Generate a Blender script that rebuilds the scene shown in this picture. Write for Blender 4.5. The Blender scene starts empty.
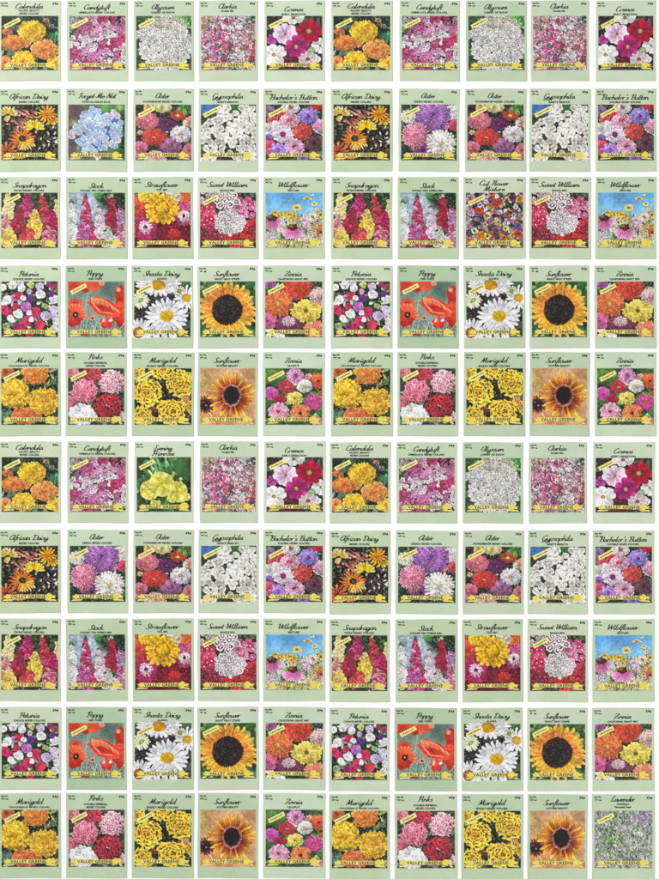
import bpy, math, random
import numpy as np

# ------------------------------------------------------------------ scene, camera, light
C = bpy.context.scene.collection
SC = bpy.context.scene
PX = 0.00133                       # one photograph pixel on the table, in metres (packets are 8 cm wide)
W, H = 659.0, 879.0

cam_d = bpy.data.cameras.new('camera')
cam = bpy.data.objects.new('camera', cam_d)
C.objects.link(cam)
CAM_Z = 2.6
cam.location = (0, 0, CAM_Z)
cam_d.sensor_fit = 'HORIZONTAL'
cam_d.sensor_width = 36.0
cam_d.lens = 36.0 * CAM_Z / (W * PX)
cam_d.clip_start = 0.05
cam_d.clip_end = 100
SC.camera = cam

world = bpy.data.worlds.new('World')
SC.world = world
world.use_nodes = True
bg = world.node_tree.nodes['Background']
bg.inputs[0].default_value = (1.0, 1.0, 1.0, 1)
bg.inputs[1].default_value = 0.73

def area_lamp(name, loc, size, power):
    d = bpy.data.lights.new(name, 'AREA')
    d.shape = 'SQUARE'
    d.size = size
    d.energy = power
    d.color = (1.0, 0.99, 0.97)
    o = bpy.data.objects.new(name, d)
    o.location = loc
    o.rotation_euler = (-np_dir(loc)).to_track_quat('-Z', 'Y').to_euler()
    C.objects.link(o)
    return o

from mathutils import Vector
def np_dir(v):
    return Vector(v)

area_lamp('softbox', (-1.3, 1.35, 1.7), 0.9, 29.0)
area_lamp('softbox', (1.3, -1.35, 1.7), 0.9, 14.0)

SC.view_settings.view_transform = 'Standard'
SC.view_settings.look = 'None'
SC.view_settings.exposure = 0.0
SC.view_settings.gamma = 1.0
SC.cycles.max_bounces = 6

E_IN = 1.27                        # light falling on the table: albedo = displayed linear value / E_IN

def lin(c):
    c = np.asarray(c, float) / 255.0
    return np.where(c <= 0.04045, c / 12.92, ((c + 0.055) / 1.055) ** 2.4)

# ------------------------------------------------------------------ materials
def principled(name, rough=0.55, spec=0.25):
    m = bpy.data.materials.new(name)
    m.use_nodes = True
    nt = m.node_tree
    b = nt.nodes['Principled BSDF']
    b.inputs['Roughness'].default_value = rough
    b.inputs['Specular IOR Level'].default_value = spec
    return m, nt, b

def paper_material(name, rgb):
    """printed paper: an even tint with faint cloudiness and fibre"""
    m, nt, b = principled(name, 0.5, 0.3)
    rgb = np.array(rgb, float); rgb = rgb.mean() + (rgb - rgb.mean()) * .95; rgb = (rgb + (255 - rgb) * .2) * np.array([1.0, .995, .97])
    base = np.minimum(lin(rgb) / E_IN, 0.9)
    tc = nt.nodes.new('ShaderNodeTexCoord')
    oi = nt.nodes.new('ShaderNodeObjectInfo')
    add = nt.nodes.new('ShaderNodeVectorMath'); add.operation = 'ADD'
    mul = nt.nodes.new('ShaderNodeMath'); mul.operation = 'MULTIPLY'; mul.inputs[1].default_value = 7.0
    nt.links.new(oi.outputs['Random'], mul.inputs[0])
    nt.links.new(tc.outputs['Object'], add.inputs[0])
    nt.links.new(mul.outputs[0], add.inputs[1])
    n1 = nt.nodes.new('ShaderNodeTexNoise'); n1.inputs['Scale'].default_value = 34; n1.inputs['Detail'].default_value = 3
    n2 = nt.nodes.new('ShaderNodeTexNoise'); n2.inputs['Scale'].default_value = 700; n2.inputs['Detail'].default_value = 2
    nt.links.new(add.outputs[0], n1.inputs['Vector'])
    nt.links.new(add.outputs[0], n2.inputs['Vector'])
    mix = nt.nodes.new('ShaderNodeMix'); mix.data_type = 'RGBA'
    r1 = nt.nodes.new('ShaderNodeMapRange')
    r1.inputs['From Min'].default_value = 0.3; r1.inputs['From Max'].default_value = 0.7
    nt.links.new(n1.outputs['Fac'], r1.inputs['Value'])
    nt.links.new(r1.outputs['Result'], mix.inputs['Factor'])
    a = base * np.array([1.06, 1.03, 1.06]); c = base * np.array([0.93, 0.975, 0.93])
    mix.inputs['A'].default_value = (*np.minimum(a, 0.92), 1)
    mix.inputs['B'].default_value = (*c, 1)
    mix2 = nt.nodes.new('ShaderNodeMix'); mix2.data_type = 'RGBA'; mix2.blend_type = 'MULTIPLY'
    r2 = nt.nodes.new('ShaderNodeMapRange')
    r2.inputs['From Min'].default_value = 0.3; r2.inputs['From Max'].default_value = 0.7
    r2.inputs['To Min'].default_value = 0.93; r2.inputs['To Max'].default_value = 1.03
    nt.links.new(n2.outputs['Fac'], r2.inputs['Value'])
    mix2.inputs['Factor'].default_value = 1.0
    nt.links.new(mix.outputs['Result'], mix2.inputs['A'])
    nt.links.new(r2.outputs['Result'], mix2.inputs['B'])
    nt.links.new(mix2.outputs['Result'], b.inputs['Base Color'])
    bump = nt.nodes.new('ShaderNodeBump'); bump.inputs['Strength'].default_value = 0.12; bump.inputs['Distance'].default_value = 0.0004
    nt.links.new(n1.outputs['Fac'], bump.inputs['Height'])
    nt.links.new(bump.outputs[0], b.inputs['Normal'])
    return m

def ink_material(name, rgb, rough=0.5):
    m, nt, b = principled(name, rough, 0.25)
    base = np.minimum(lin(rgb) / E_IN, 0.9)
    n = nt.nodes.new('ShaderNodeTexNoise'); n.inputs['Scale'].default_value = 500
    mix = nt.nodes.new('ShaderNodeMix'); mix.data_type = 'RGBA'
    mix.inputs['A'].default_value = (*(base * 0.9), 1)
    mix.inputs['B'].default_value = (*np.minimum(base * 1.1, 0.92), 1)
    tc = nt.nodes.new('ShaderNodeTexCoord')
    nt.links.new(tc.outputs['Object'], n.inputs['Vector'])
    nt.links.new(n.outputs['Fac'], mix.inputs['Factor'])
    nt.links.new(mix.outputs['Result'], b.inputs['Base Color'])
    return m

def print_material():
    m, nt, b = principled('printed_picture', 0.48, 0.25)
    at = nt.nodes.new('ShaderNodeAttribute'); at.attribute_name = 'ink'
    nt.links.new(at.outputs['Color'], b.inputs['Base Color'])
    return m

M_PRINT = print_material()
M_INK = ink_material('dark_ink', (38, 44, 40))
M_INK_SOFT = ink_material('grey_ink', (48, 54, 48))
M_RIBBON = ink_material('ribbon_yellow', (246, 235, 138))
M_SUN = ink_material('sun_yellow', (246, 224, 80))
M_BROWN = ink_material('letter_brown', (92, 84, 46))
M_TAG = ink_material('tag_yellow', (250, 240, 146))

def white_table():
    m, nt, b = principled('white_card', 0.7, 0.1)
    n = nt.nodes.new('ShaderNodeTexNoise'); n.inputs['Scale'].default_value = 3
    mix = nt.nodes.new('ShaderNodeMix'); mix.data_type = 'RGBA'
    mix.inputs['A'].default_value = (0.865, 0.865, 0.865, 1); mix.inputs['B'].default_value = (0.875, 0.875, 0.875, 1)
    nt.links.new(n.outputs['Fac'], mix.inputs['Factor'])
    nt.links.new(mix.outputs['Result'], b.inputs['Base Color'])
    me = bpy.data.meshes.new('table_surface')
    s = 3.0
    me.from_pydata([(-s, -s, 0), (s, -s, 0), (s, s, 0), (-s, s, 0)], [], [(0, 1, 2, 3)])
    me.materials.append(m)
    o = bpy.data.objects.new('table_surface', me)
    o['kind'] = 'structure'
    C.objects.link(o)
white_table()

# ------------------------------------------------------------------ packet geometry
PW, PH = 60.4, 81.8                # packet in photo pixels (local units, origin at its centre)
LEFT, RIGHT, TOP, BOT = 2.3, 57.9, 15.6, 70.8      # printed picture inside the packet

class Puff:
    """height of the paper over the table for one kind of packet (mm-scale bulge, dents, creases)"""
    def __init__(self, seed):
        r = random.Random(seed)
        self.p = r.uniform(1.3, 2.3)
        self.cx, self.cy = r.uniform(24, 37), r.uniform(40, 58)
        self.waves = [(r.uniform(0.05, 0.22), r.uniform(0, 6.28), r.uniform(0, 6.28), r.uniform(0.04, 0.10)) for _ in range(5)]
        self.creases = []
        for _ in range(r.choice((1, 2, 2, 3))):
            x, y = r.uniform(8, 52), r.choice((r.uniform(70, 80), r.uniform(1, 12), r.uniform(66, 80)))
            self.creases.append((x, y, r.uniform(0.6, 2.4), r.uniform(3, 8), r.uniform(0.14, 0.40) * r.choice((-1, 1))))
    def __call__(self, x, y):
        x = np.asarray(x, float); y = np.asarray(y, float)
        fx = np.clip(1 - np.abs(2 * x / PW - 1) ** 5, 0, 1)
        fy = np.clip(1 - np.abs(2 * y / PH - 1) ** 7, 0, 1)
        e = fx * fy
        g = np.exp(-(((x - self.cx) / 20) ** 2 + ((y - self.cy) / 24) ** 2))
        h = 0.55 + e * (0.5 + self.p * g)
        for k, a, ph, am in self.waves:
            h = h + e * am * np.sin(k * (np.cos(a) * x + np.sin(a) * y) * 2 + ph)
        for cx, cy, a, ln, am in self.creases:
            s = (x - cx) * np.sin(a) - (y - cy) * np.cos(a)
            t = (x - cx) * np.cos(a) + (y - cy) * np.sin(a)
            h = h + e * am * np.exp(-(s / 0.9) ** 2 - (t / ln) ** 2)
        return h * 0.001               # metres

def to3d(x, y, z):
    return np.stack([(x - PW / 2) * PX, (PH / 2 - y) * PX, z], -1)

def mesh_from(name, verts, faces, mats, mat_idx=None, smooth=False):
    me = bpy.data.meshes.new(name)
    me.from_pydata([tuple(v) for v in verts], [], faces)
    for m in mats:
        me.materials.append(m)
    if mat_idx is not None:
        me.polygons.foreach_set('material_index', mat_idx)
    if smooth:
        me.polygons.foreach_set('use_smooth', [True] * len(me.polygons))
    me.update()
    return me

def envelope_mesh(puff, mat, seed):
    r = random.Random(seed)
    nx, ny = 34, 46
    # rounded spacing that is finer towards the rim
    def sp(n):
        t = np.linspace(0, 1, n + 1)
        return t + 0.55 * (-np.sin(2 * np.pi * t)) / (2 * np.pi)
    xs, ys = sp(nx) * PW, sp(ny) * PH
    X, Y = np.meshgrid(xs, ys)
    # paper edges are cut a hair unevenly
    X = X + 0.25 * np.sin(Y / 17 + r.uniform(0, 6)) * (np.abs(2 * X / PW - 1) ** 4)
    Y = Y + 0.22 * np.sin(X / 13 + r.uniform(0, 6)) * (np.abs(2 * Y / PH - 1) ** 4)
    Z = puff(X, Y)
    top = to3d(X, Y, Z).reshape(-1, 3)
    n = (nx + 1) * (ny + 1)
    rim = [i for i in range(nx + 1)] + [(j + 1) * (nx + 1) + nx for j in range(ny)] + \
          [ny * (nx + 1) + nx - 1 - i for i in range(nx)] + [(ny - 1 - j) * (nx + 1) for j in range(ny - 1)]
    bot = top[rim].copy(); bot[:, 2] = 0.00005
    V = np.concatenate([top, bot])
    F = []
    for j in range(ny):
        for i in range(nx):
            a = j * (nx + 1) + i
            F.append((a, a + nx + 1, a + nx + 2, a + 1))
    m = len(rim)
    for k in range(m):
        k2 = (k + 1) % m
        F.append((rim[k], rim[k2], n + k2, n + k))
    F.append(tuple(n + k for k in range(m)))
    me = mesh_from('envelope', V, F, [mat], smooth=False)
    sm = [True] * (nx * ny) + [False] * (m + 1)
    me.polygons.foreach_set('use_smooth', sm)
    return me

# ------------------------------------------------------------------ script lettering (pen strokes)
GL = {
 'a': (1.0, [[(.78,.82),(.5,1),(.18,.75),(.1,.35),(.3,.02),(.6,.3),(.8,.95)],[(.8,.95),(.74,.3),(.88,.02),(1.05,.2)]]),
 'b': (.9, [[(.2,2.0),(.1,.3),(.3,.02),(.65,.1),(.8,.5),(.65,.95),(.35,.9),(.12,.5)]]),
 'c': (.8, [[(.72,.8),(.5,1),(.2,.8),(.1,.4),(.3,.02),(.6,.08),(.82,.3)]]),
 'd': (1.0, [[(.75,.8),(.5,1),(.18,.75),(.1,.35),(.3,.02),(.6,.25),(.8,.8)],[(.88,2.0),(.76,.4),(.88,.02),(1.05,.2)]]),
 'e': (.82, [[(.12,.45),(.5,.55),(.7,.8),(.45,1),(.15,.7),(.12,.3),(.35,.02),(.65,.1),(.85,.3)]]),
 'f': (.62, [[(.85,1.75),(.65,2.0),(.42,1.7),(.3,.8),(.2,-.4),(.05,-.8),(-.15,-.6)],[(.05,.9),(.65,.95)]]),
 'g': (1.0, [[(.78,.82),(.5,1),(.18,.75),(.1,.35),(.3,.05),(.6,.3),(.8,.95)],[(.8,.95),(.72,-.3),(.5,-.9),(.15,-.8),(.2,-.4),(.6,-.1),(1.0,.2)]]),
 'h': (1.0, [[(.2,2.0),(.1,0)],[(.1,.4),(.35,.9),(.65,.95),(.7,.5),(.7,.1),(.85,.02),(1.05,.2)]]),
 'i': (.5, [[(.15,.95),(.12,.25),(.25,.02),(.5,.2)],[(.18,1.35),(.24,1.55)]]),
 'k': (.9, [[(.2,2.0),(.1,0)],[(.7,.95),(.2,.5),(.5,.3),(.7,.02),(.95,.15)]]),
 'l': (.5, [[(.24,2.0),(.12,.3),(.25,.02),(.5,.2)]]),
 'm': (1.45, [[(.05,.85),(.15,.95),(.1,0)],[(.1,.4),(.35,.9),(.58,.92),(.6,.4),(.58,0)],[(.6,.4),(.85,.9),(1.1,.92),(1.12,.4),(1.2,.03),(1.5,.2)]]),
 'n': (1.0, [[(.05,.85),(.15,.95),(.1,0)],[(.1,.4),(.35,.9),(.65,.92),(.68,.4),(.75,.03),(1.05,.2)]]),
 'o': (.9, [[(.5,1),(.15,.7),(.12,.3),(.4,0),(.75,.25),(.78,.7),(.5,1),(.65,.85),(.95,.9)]]),
 'p': (.95, [[(.18,.95),(.02,-.9)],[(.12,.5),(.35,.95),(.65,.95),(.8,.5),(.6,.05),(.3,.05),(.12,.3)]]),
 'r': (.75, [[(.05,.85),(.15,.95),(.1,0)],[(.1,.4),(.35,.9),(.72,.9)]]),
 's': (.7, [[(.62,.85),(.4,1),(.18,.8),(.35,.55),(.6,.3),(.4,.02),(.08,.12)]]),
 't': (.6, [[(.32,1.65),(.2,.3),(.35,.02),(.6,.2)],[(.0,1.0),(.58,1.02)]]),
 'u': (1.0, [[(.12,.95),(.1,.3),(.3,.02),(.6,.25),(.75,.95)],[(.75,.95),(.7,.25),(.85,.02),(1.05,.2)]]),
 'v': (.85, [[(.1,.95),(.2,.3),(.35,.02),(.6,.4),(.75,.95),(.95,.9)]]),
 'w': (1.3, [[(.1,.95),(.12,.3),(.3,.02),(.55,.35),(.65,.95)],[(.65,.9),(.65,.3),(.85,.02),(1.1,.4),(1.15,.95),(1.35,.9)]]),
 'x': (.8, [[(.08,.85),(.25,.95),(.5,.1),(.8,.1)],[(.75,.95),(.1,.02)]]),
 'y': (1.0, [[(.12,.95),(.1,.4),(.3,.05),(.6,.3),(.78,.95)],[(.78,.95),(.7,-.3),(.5,-.9),(.15,-.8),(.2,-.4),(.6,-.1),(1.0,.2)]]),
 "'": (.35, [[(.24,2.0),(.12,1.55)]]), '-': (.6, [[(.08,.5),(.5,.52)]]), ' ': (.55, []),
 'C': (1.35, [[(1.2,1.5),(1.0,1.9),(.5,1.7),(.15,.9),(.4,.1),(.9,.05),(1.3,.5)]]),
 'A': (1.6, [[(1.2,1.6),(.8,1.9),(.25,1.4),(.15,.5),(.5,.02),(1.0,.6),(1.3,1.9)],[(1.3,1.9),(1.2,.4),(1.4,.02),(1.6,.25)]]),
 'F': (1.1, [[(.2,1.6),(.5,1.85),(1.3,1.9)],[(.8,1.85),(.6,.8),(.4,.1),(.1,.05)],[(.4,1.0),(1.0,1.05)]]),
 'M': (1.85, [[(.05,.1),(.25,.1),(.5,1.0),(.7,1.9)],[(.7,1.9),(.8,.1)],[(.8,.1),(1.4,1.9)],[(1.4,1.9),(1.4,.2),(1.6,.02),(1.85,.25)]]),
 'N': (1.5, [[(.05,.1),(.25,.1),(.5,1.2),(.6,1.9)],[(.6,1.9),(1.1,.05)],[(1.1,.05),(1.3,1.5),(1.6,1.9)]]),
 'G': (1.45, [[(1.2,1.5),(1.0,1.9),(.5,1.7),(.15,.9),(.4,.1),(.9,.2),(1.2,.9)],[(1.2,.9),(1.1,-.4),(.6,-.8),(.3,-.5),(1.0,.0),(1.4,.3)]]),
 'B': (1.4, [[(.6,1.8),(.35,.05)],[(.1,1.5),(.6,1.9),(1.2,1.7),(1.1,1.1),(.6,1.0),(1.2,.85),(1.2,.25),(.7,0),(.2,.15)]]),
 'D': (1.6, [[(.6,1.8),(.4,.1)],[(.1,1.6),(.6,1.9),(1.3,1.6),(1.5,.9),(1.1,.2),(.5,.02),(.15,.2)]]),
 'S': (1.2, [[(1.2,1.6),(.9,1.9),(.55,1.6),(.7,1.1),(.95,.6),(.7,.05),(.25,.1),(.1,.4)]]),
 'W': (1.9, [[(.1,1.6),(.35,1.9),(.35,.6),(.45,.05)],[(.45,.05),(1.1,1.8)],[(1.1,1.8),(1.15,.05)],[(1.15,.05),(1.7,1.3),(1.9,1.9)]]),
 'P': (1.2, [[(.65,1.8),(.4,.05),(.15,.05)],[(.1,1.4),(.6,1.9),(1.2,1.7),(1.15,1.1),(.7,.85),(.5,.95)]]),
 'Z': (1.25, [[(.2,1.6),(.4,1.85),(1.2,1.85)],[(1.2,1.85),(.15,.05)],[(.15,.05),(.7,.1),(1.25,.15)],[(.4,.95),(.95,.95)]]),
 'E': (1.15, [[(1.05,1.6),(.8,1.9),(.4,1.6),(.7,1.05),(.3,.8),(.25,.2),(.6,0),(1.05,.3)]]),
 'L': (1.25, [[(1.0,1.7),(.75,1.9),(.55,1.3),(.4,.3),(.15,.05),(.5,.1),(.9,0),(1.25,.25)]]),
}

def spline(pts, k=5):
    p = np.array(pts, float)
    if len(p) == 2:
        return p[0] + (p[1] - p[0]) * np.linspace(0, 1, 4)[:, None]
    q = np.vstack([2 * p[0] - p[1], p, 2 * p[-1] - p[-2]])
    out = []
    for i in range(1, len(q) - 2):
        for t in np.linspace(0, 1, k, endpoint=False):
            a, b, c, d = q[i - 1], q[i], q[i + 1], q[i + 2]
            out.append(0.5 * ((2 * b) + (-a + c) * t + (2 * a - 5 * b + 4 * c - d) * t * t + (-a + 3 * b - 3 * c + d) * t ** 3))
    out.append(p[-1])
    return np.array(out)

class Sheet:
    """collects flat printed shapes in packet coordinates and lays them on the paper's own surface"""
    def __init__(self, puff):
        self.puff = puff; self.V = []; self.F = []; self.L = []; self.MI = []
    def poly(self, pts, lift, mi=0):
        n = len(self.V)
        self.V += [tuple(p) for p in pts]; self.L += [lift] * len(pts)
        self.F.append(tuple(range(n, n + len(pts)))); self.MI.append(mi)
    def strip(self, line, width, lift, mi=0):
        d = np.gradient(line, axis=0)
        d /= np.maximum(np.hypot(d[:, 0], d[:, 1]), 1e-9)[:, None]
        nrm = np.stack([-d[:, 1], d[:, 0]], 1)
        wd = width * (0.42 + 0.78 * np.abs(d[:, 1]))
        a = line + nrm * wd[:, None] / 2; b = line - nrm * wd[:, None] / 2
        n = len(self.V); m = len(line)
        self.V += [tuple(p) for p in a] + [tuple(p) for p in b]; self.L += [lift] * (2 * m)
        for i in range(m - 1):
            self.F.append((n + i, n + m + i, n + m + i + 1, n + i + 1)); self.MI.append(mi)
    def mesh(self, name, mats):
        v = np.array(self.V)
        z = self.puff(v[:, 0], v[:, 1]) + np.array(self.L) * 0.001
        P = to3d(v[:, 0], v[:, 1], z)
        # make every face look up
        F = []
        for f in self.F:
            a = 0.0
            for i in range(len(f)):
                p, q = P[f[i]], P[f[(i + 1) % len(f)]]
                a += p[0] * q[1] - q[0] * p[1]
            F.append(f if a > 0 else f[::-1])
        return mesh_from(name, P, F, mats, self.MI)

def script_text(sheet, text, cx, base, width, em, pen, lift):
    x = 0.0; lines = []
    for ch in text:
        adv, strokes = GL[ch]
        for s in strokes:
            l = spline(s).copy()
            l[:, 0] += x
            lines.append(l)
        x += adv * 0.93
    sx = width / max(x, .1)
    for k, l in enumerate(lines):
        q = np.empty_like(l)
        yy = np.where(l[:, 1] > 1, 1 + (l[:, 1] - 1) * 1.35, l[:, 1])      # tall capitals and ascenders
        q[:, 0] = cx - width / 2 + l[:, 0] * sx + 0.42 * yy * em - 0.3 * em
        q[:, 1] = base - yy * em
        sheet.strip(q, pen, lift + 0.004 * k)

_font_cache = {}
def type_text(sheet, text, cx, cy, width, height, lift, align='C', bold=0.02, mi=0):
    """plain type set with Blender's built-in face"""
    key = (text, bold)
    if key not in _font_cache:
        cu = bpy.data.curves.new('type', 'FONT')
        cu.body = text; cu.size = 1.0; cu.offset = bold; cu.resolution_u = 2
        cu.space_character = 1.05
        ob = bpy.data.objects.new('type', cu)
        C.objects.link(ob)
        dg = bpy.context.evaluated_depsgraph_get()
        me = bpy.data.meshes.new_from_object(ob.evaluated_get(dg))
        v = np.empty(len(me.vertices) * 3); me.vertices.foreach_get('co', v)
        fs = [tuple(p.vertices) for p in me.polygons]
        _font_cache[key] = (v.reshape(-1, 3)[:, :2].copy(), fs)
        bpy.data.objects.remove(ob); bpy.data.curves.remove(cu); bpy.data.meshes.remove(me)
    v, fs = _font_cache[key]
    mn, mx = v.min(0), v.max(0)
    sx = width / (mx[0] - mn[0]); sy = height / (mx[1] - mn[1])
    x = (v[:, 0] - (mn[0] + mx[0]) / 2) * sx + cx
    y = cy - (v[:, 1] - (mn[1] + mx[1]) / 2) * sy
    n = len(sheet.V)
    sheet.V += list(zip(x, y)); sheet.L += [lift] * len(x)
    for f in fs:
        sheet.F.append(tuple(n + i for i in f)); sheet.MI.append(mi)

# ------------------------------------------------------------------ the printed flower pictures
S = 248                    # painting resolution; half of it becomes the print mesh
MARG = 0.035               # paint reaches past the picture's edge where petals overlap the border

def A(*c):
    return np.array(c, float)

class Paint:
    def __init__(self, seed):
        self.r = random.Random(seed)
        self.n = np.random.default_rng(seed)
        self.img = np.zeros((S, S, 3))
        self.alpha = np.zeros((S, S))
        ax = (np.arange(S) + .5) / S * (1 + 2 * MARG) - MARG
        self.X, self.Y = np.meshgrid(ax, ax)
        self.pix = (1 + 2 * MARG) / S
        self.over = False
    # -- smooth random field
    def field(self, cells, octaves=1):
        out = np.zeros((S, S)); amp = 1.0; tot = 0
        for o in range(octaves):
            k = cells * 2 ** o
            g = self.n.random((k + 2, k + 2))
            t = np.linspace(0, k, S, endpoint=False)
            i = t.astype(int); f = t - i; f = f * f * (3 - 2 * f)
            a = g[i][:, i]; b = g[i][:, i + 1]; c = g[i + 1][:, i]; d = g[i + 1][:, i + 1]
            fx = f[None, :]; fy = f[:, None]
            out += amp * ((a * (1 - fx) + b * fx) * (1 - fy) + (c * (1 - fx) + d * fx) * fy)
            tot += amp; amp *= .55
        return out / tot
    def ground(self, c1, c2, c3=None, cells=7, sharp=2.2):
        f = np.clip((self.field(cells, 3) - .5) * sharp + .5, 0, 1)[..., None]
        self.img[:] = A(*c1) * (1 - f) + A(*c2) * f
        if c3 is not None:
            g = np.clip((self.field(cells + 3, 2) - .66) * 9, 0, 1)[..., None]
            self.img[:] = self.img * (1 - g) + A(*c3) * g
    def wash(self, cx, cy, rx, ry, col, soft=.6, a=1.0):
        d = np.sqrt(((self.X - cx) / rx) ** 2 + ((self.Y - cy) / ry) ** 2)
        m = (np.clip((1 - d) / soft, 0, 1) * a)[..., None]
        self.img[:] = self.img * (1 - m) + A(*col) * m
    def _box(self, x0, x1, y0, y1):
        k = 1 / self.pix
        i0 = max(0, int((y0 + MARG) * k) - 2); i1 = min(S, int((y1 + MARG) * k) + 3)
        j0 = max(0, int((x0 + MARG) * k) - 2); j1 = min(S, int((x1 + MARG) * k) + 3)
        if i0 >= i1 or j0 >= j1:
            return None
        return slice(i0, i1), slice(j0, j1)
    def _lay(self, b, mask, col):
        m = mask[..., None]
        self.img[b] = self.img[b] * (1 - m) + col * m
        if self.over:
            self.alpha[b] = np.maximum(self.alpha[b], mask)
    def petal(self, cx, cy, a, r0, r1, w, cb, ct, sq=1.0, rim=.5, p=1.3, jit=.1, rimc=(25, 15, 15), rw=.007, vein=.14):
        dx, dy = math.cos(a), math.sin(a) * sq
        x0, y0 = cx + r0 * dx, cy + r0 * dy; x1, y1 = cx + r1 * dx, cy + r1 * dy
        L = math.hypot(x1 - x0, y1 - y0)
        if L < 1e-4:
            return
        ux, uy = (x1 - x0) / L, (y1 - y0) / L
        e = w + rw + .004
        b = self._box(min(x0, x1) - e, max(x0, x1) + e, min(y0, y1) - e, max(y0, y1) + e)
        if b is None:
            return
        X = self.X[b] - x0; Y = self.Y[b] - y0
        t = (X * ux + Y * uy) / L; s = -X * uy + Y * ux
        tc = np.clip(t, 0, 1)
        hw = w * np.sqrt(np.clip(1 - (2 * tc ** p - 1) ** 2, 0, 1))
        aa = self.pix
        inside = (t > -.02) & (t < 1.02)
        m = np.clip((hw - np.abs(s)) / aa + .5, 0, 1) * inside
        rim *= self.r.uniform(.1, 1.0)
        if rim > 0:
            te = (t * L + rw) / (L + 2 * rw); tec = np.clip(te, 0, 1)
            hr = (w + rw) * np.sqrt(np.clip(1 - (2 * tec ** p - 1) ** 2, 0, 1))
            mr = np.clip((hr - np.abs(s)) / aa + .5, 0, 1) * min(rim, 1)
            self._lay(b, mr, A(*rimc))
        br = 1 + self.r.uniform(-jit, jit)
        k = (1 - vein * (s / max(w, 1e-4)) ** 2 + vein * .5 * np.cos(s / max(w, 1e-4) * 7))
        tq = tc[..., None] ** 1.7
        col = (A(*cb) * (1 - tq) + A(*ct) * tq) * br * k[..., None]
        self._lay(b, m, np.clip(col, 0, 255))
    def blob(self, cx, cy, rx, ry, cin, cout, ang=0, soft=.0, grain=0.0, rough=0.0):
        e = max(rx, ry) * 1.15
        b = self._box(cx - e, cx + e, cy - e, cy + e)
        if b is None:
            return
        X = self.X[b] - cx; Y = self.Y[b] - cy
        c, s = math.cos(ang), math.sin(ang)
        U = (X * c + Y * s) / rx; V = (-X * s + Y * c) / ry
        d = np.hypot(U, V)
        if rough:
            th = np.arctan2(V, U); ph = self.r.uniform(0, 6)
            d = d * (1 + rough * np.sin(5 * th + ph) + rough * .6 * np.sin(9 * th + 2 * ph))
        sf = max(soft, self.pix / min(rx, ry))
        m = np.clip((1 - d) / sf + (.5 if not soft else 0), 0, 1)
        dc = np.clip(d, 0, 1)[..., None]
        col = A(*cin) * (1 - dc) + A(*cout) * dc
        if grain:
            col = col * (1 + grain * (self.n.random(d.shape)[..., None] - .5) * 2)
        self._lay(b, m, np.clip(col, 0, 255))
    def line(self, x0, y0, x1, y1, w, col, a=1.0):
        L = math.hypot(x1 - x0, y1 - y0)
        b = self._box(min(x0, x1) - w, max(x0, x1) + w, min(y0, y1) - w, max(y0, y1) + w)
        if b is None or L < 1e-4:
            return
        X = self.X[b] - x0; Y = self.Y[b] - y0
        ux, uy = (x1 - x0) / L, (y1 - y0) / L
        t = np.clip(X * ux + Y * uy, 0, L)
        d = np.hypot(X - t * ux, Y - t * uy)
        self._lay(b, np.clip((w / 2 - d) / self.pix + .5, 0, 1) * a, A(*col))
    # -- kinds of bloom
    def daisy(self, cx, cy, r, n, w, cb, ct, cc=None, cr=.25, sq=1.0, rim=.45, p=1.5, r0=.1, rj=.08, a0=None, arc=6.2832, jit=.1, rimc=(25, 15, 15), cc2=None, vein=.14):
        a0 = self.r.uniform(0, 6.28) if a0 is None else a0
        order = list(range(n)); self.r.shuffle(order)
        for k in order:
            a = a0 + arc * (k + self.r.uniform(-.18, .18)) / n
            self.petal(cx, cy, a, r * r0, r * (1 + self.r.uniform(-rj, rj)), w * r, cb, ct, sq, rim, p, jit, rimc, vein=vein)
        if cc is not None:
            self.blob(cx, cy, r * cr, r * cr * (.45 + .55 * sq), cc, cc2 or tuple(np.array(cc) * .6), grain=.22)
    def pom(self, cx, cy, r, cin, cout, sq=.85, rings=6, n=22, w=.13, tip=None, rim=.5, core=None, p=1.6, jit=.14, rimc=None, cr=.14):
        """many-petalled double bloom: rings of short petals, outermost first"""
        if rimc is None:
            rimc = tuple(np.array(cin) * np.array([.55, .46, .42]))
        self.blob(cx, cy, r * .86, r * .86 * sq, rimc, rimc)
        for k in range(rings):
            f = 1 - k / rings
            nn = max(6, int(n * (.35 + .65 * f)))
            c = A(*cin) * (1 - f) + A(*cout) * f
            t = (A(*tip) if tip is not None else np.minimum(c * 1.18 + 12, 255))
            a0 = self.r.uniform(0, 6.28)
            for q in range(nn):
                a = a0 + 6.2832 * (q + self.r.uniform(-.25, .25)) / nn
                rr = r * f * (1 + self.r.uniform(-.07, .07))
                self.petal(cx, cy, a, max(0, rr - r * .42), rr, w * r, c * .82, t, sq, rim, p, jit, rimc, rw=.005, vein=.08)
        self.model(cx, cy, r * 1.04, r * 1.04 * sq)
        if core is not None:
            self.blob(cx, cy, r * cr, r * cr * sq, core, tuple(np.array(core) * .7), grain=.3)
    def model(self, cx, cy, rx, ry, k=.3):
        """the roundness of a photographed bloom inside the print"""
        b = self._box(cx - rx, cx + rx, cy - ry, cy + ry)
        if b is None:
            return
        U = (self.X[b] - cx) / rx; V = (self.Y[b] - cy) / ry
        d = np.hypot(U, V)
        m = np.clip((1 - d) * 8, 0, 1)
        g = 1 + k * (.18 - .55 * (U * .45 + V * .85) - .35 * d ** 3)
        self.img[b] = np.clip(self.img[b] * (1 + m * (g - 1))[..., None], 0, 255)
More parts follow.
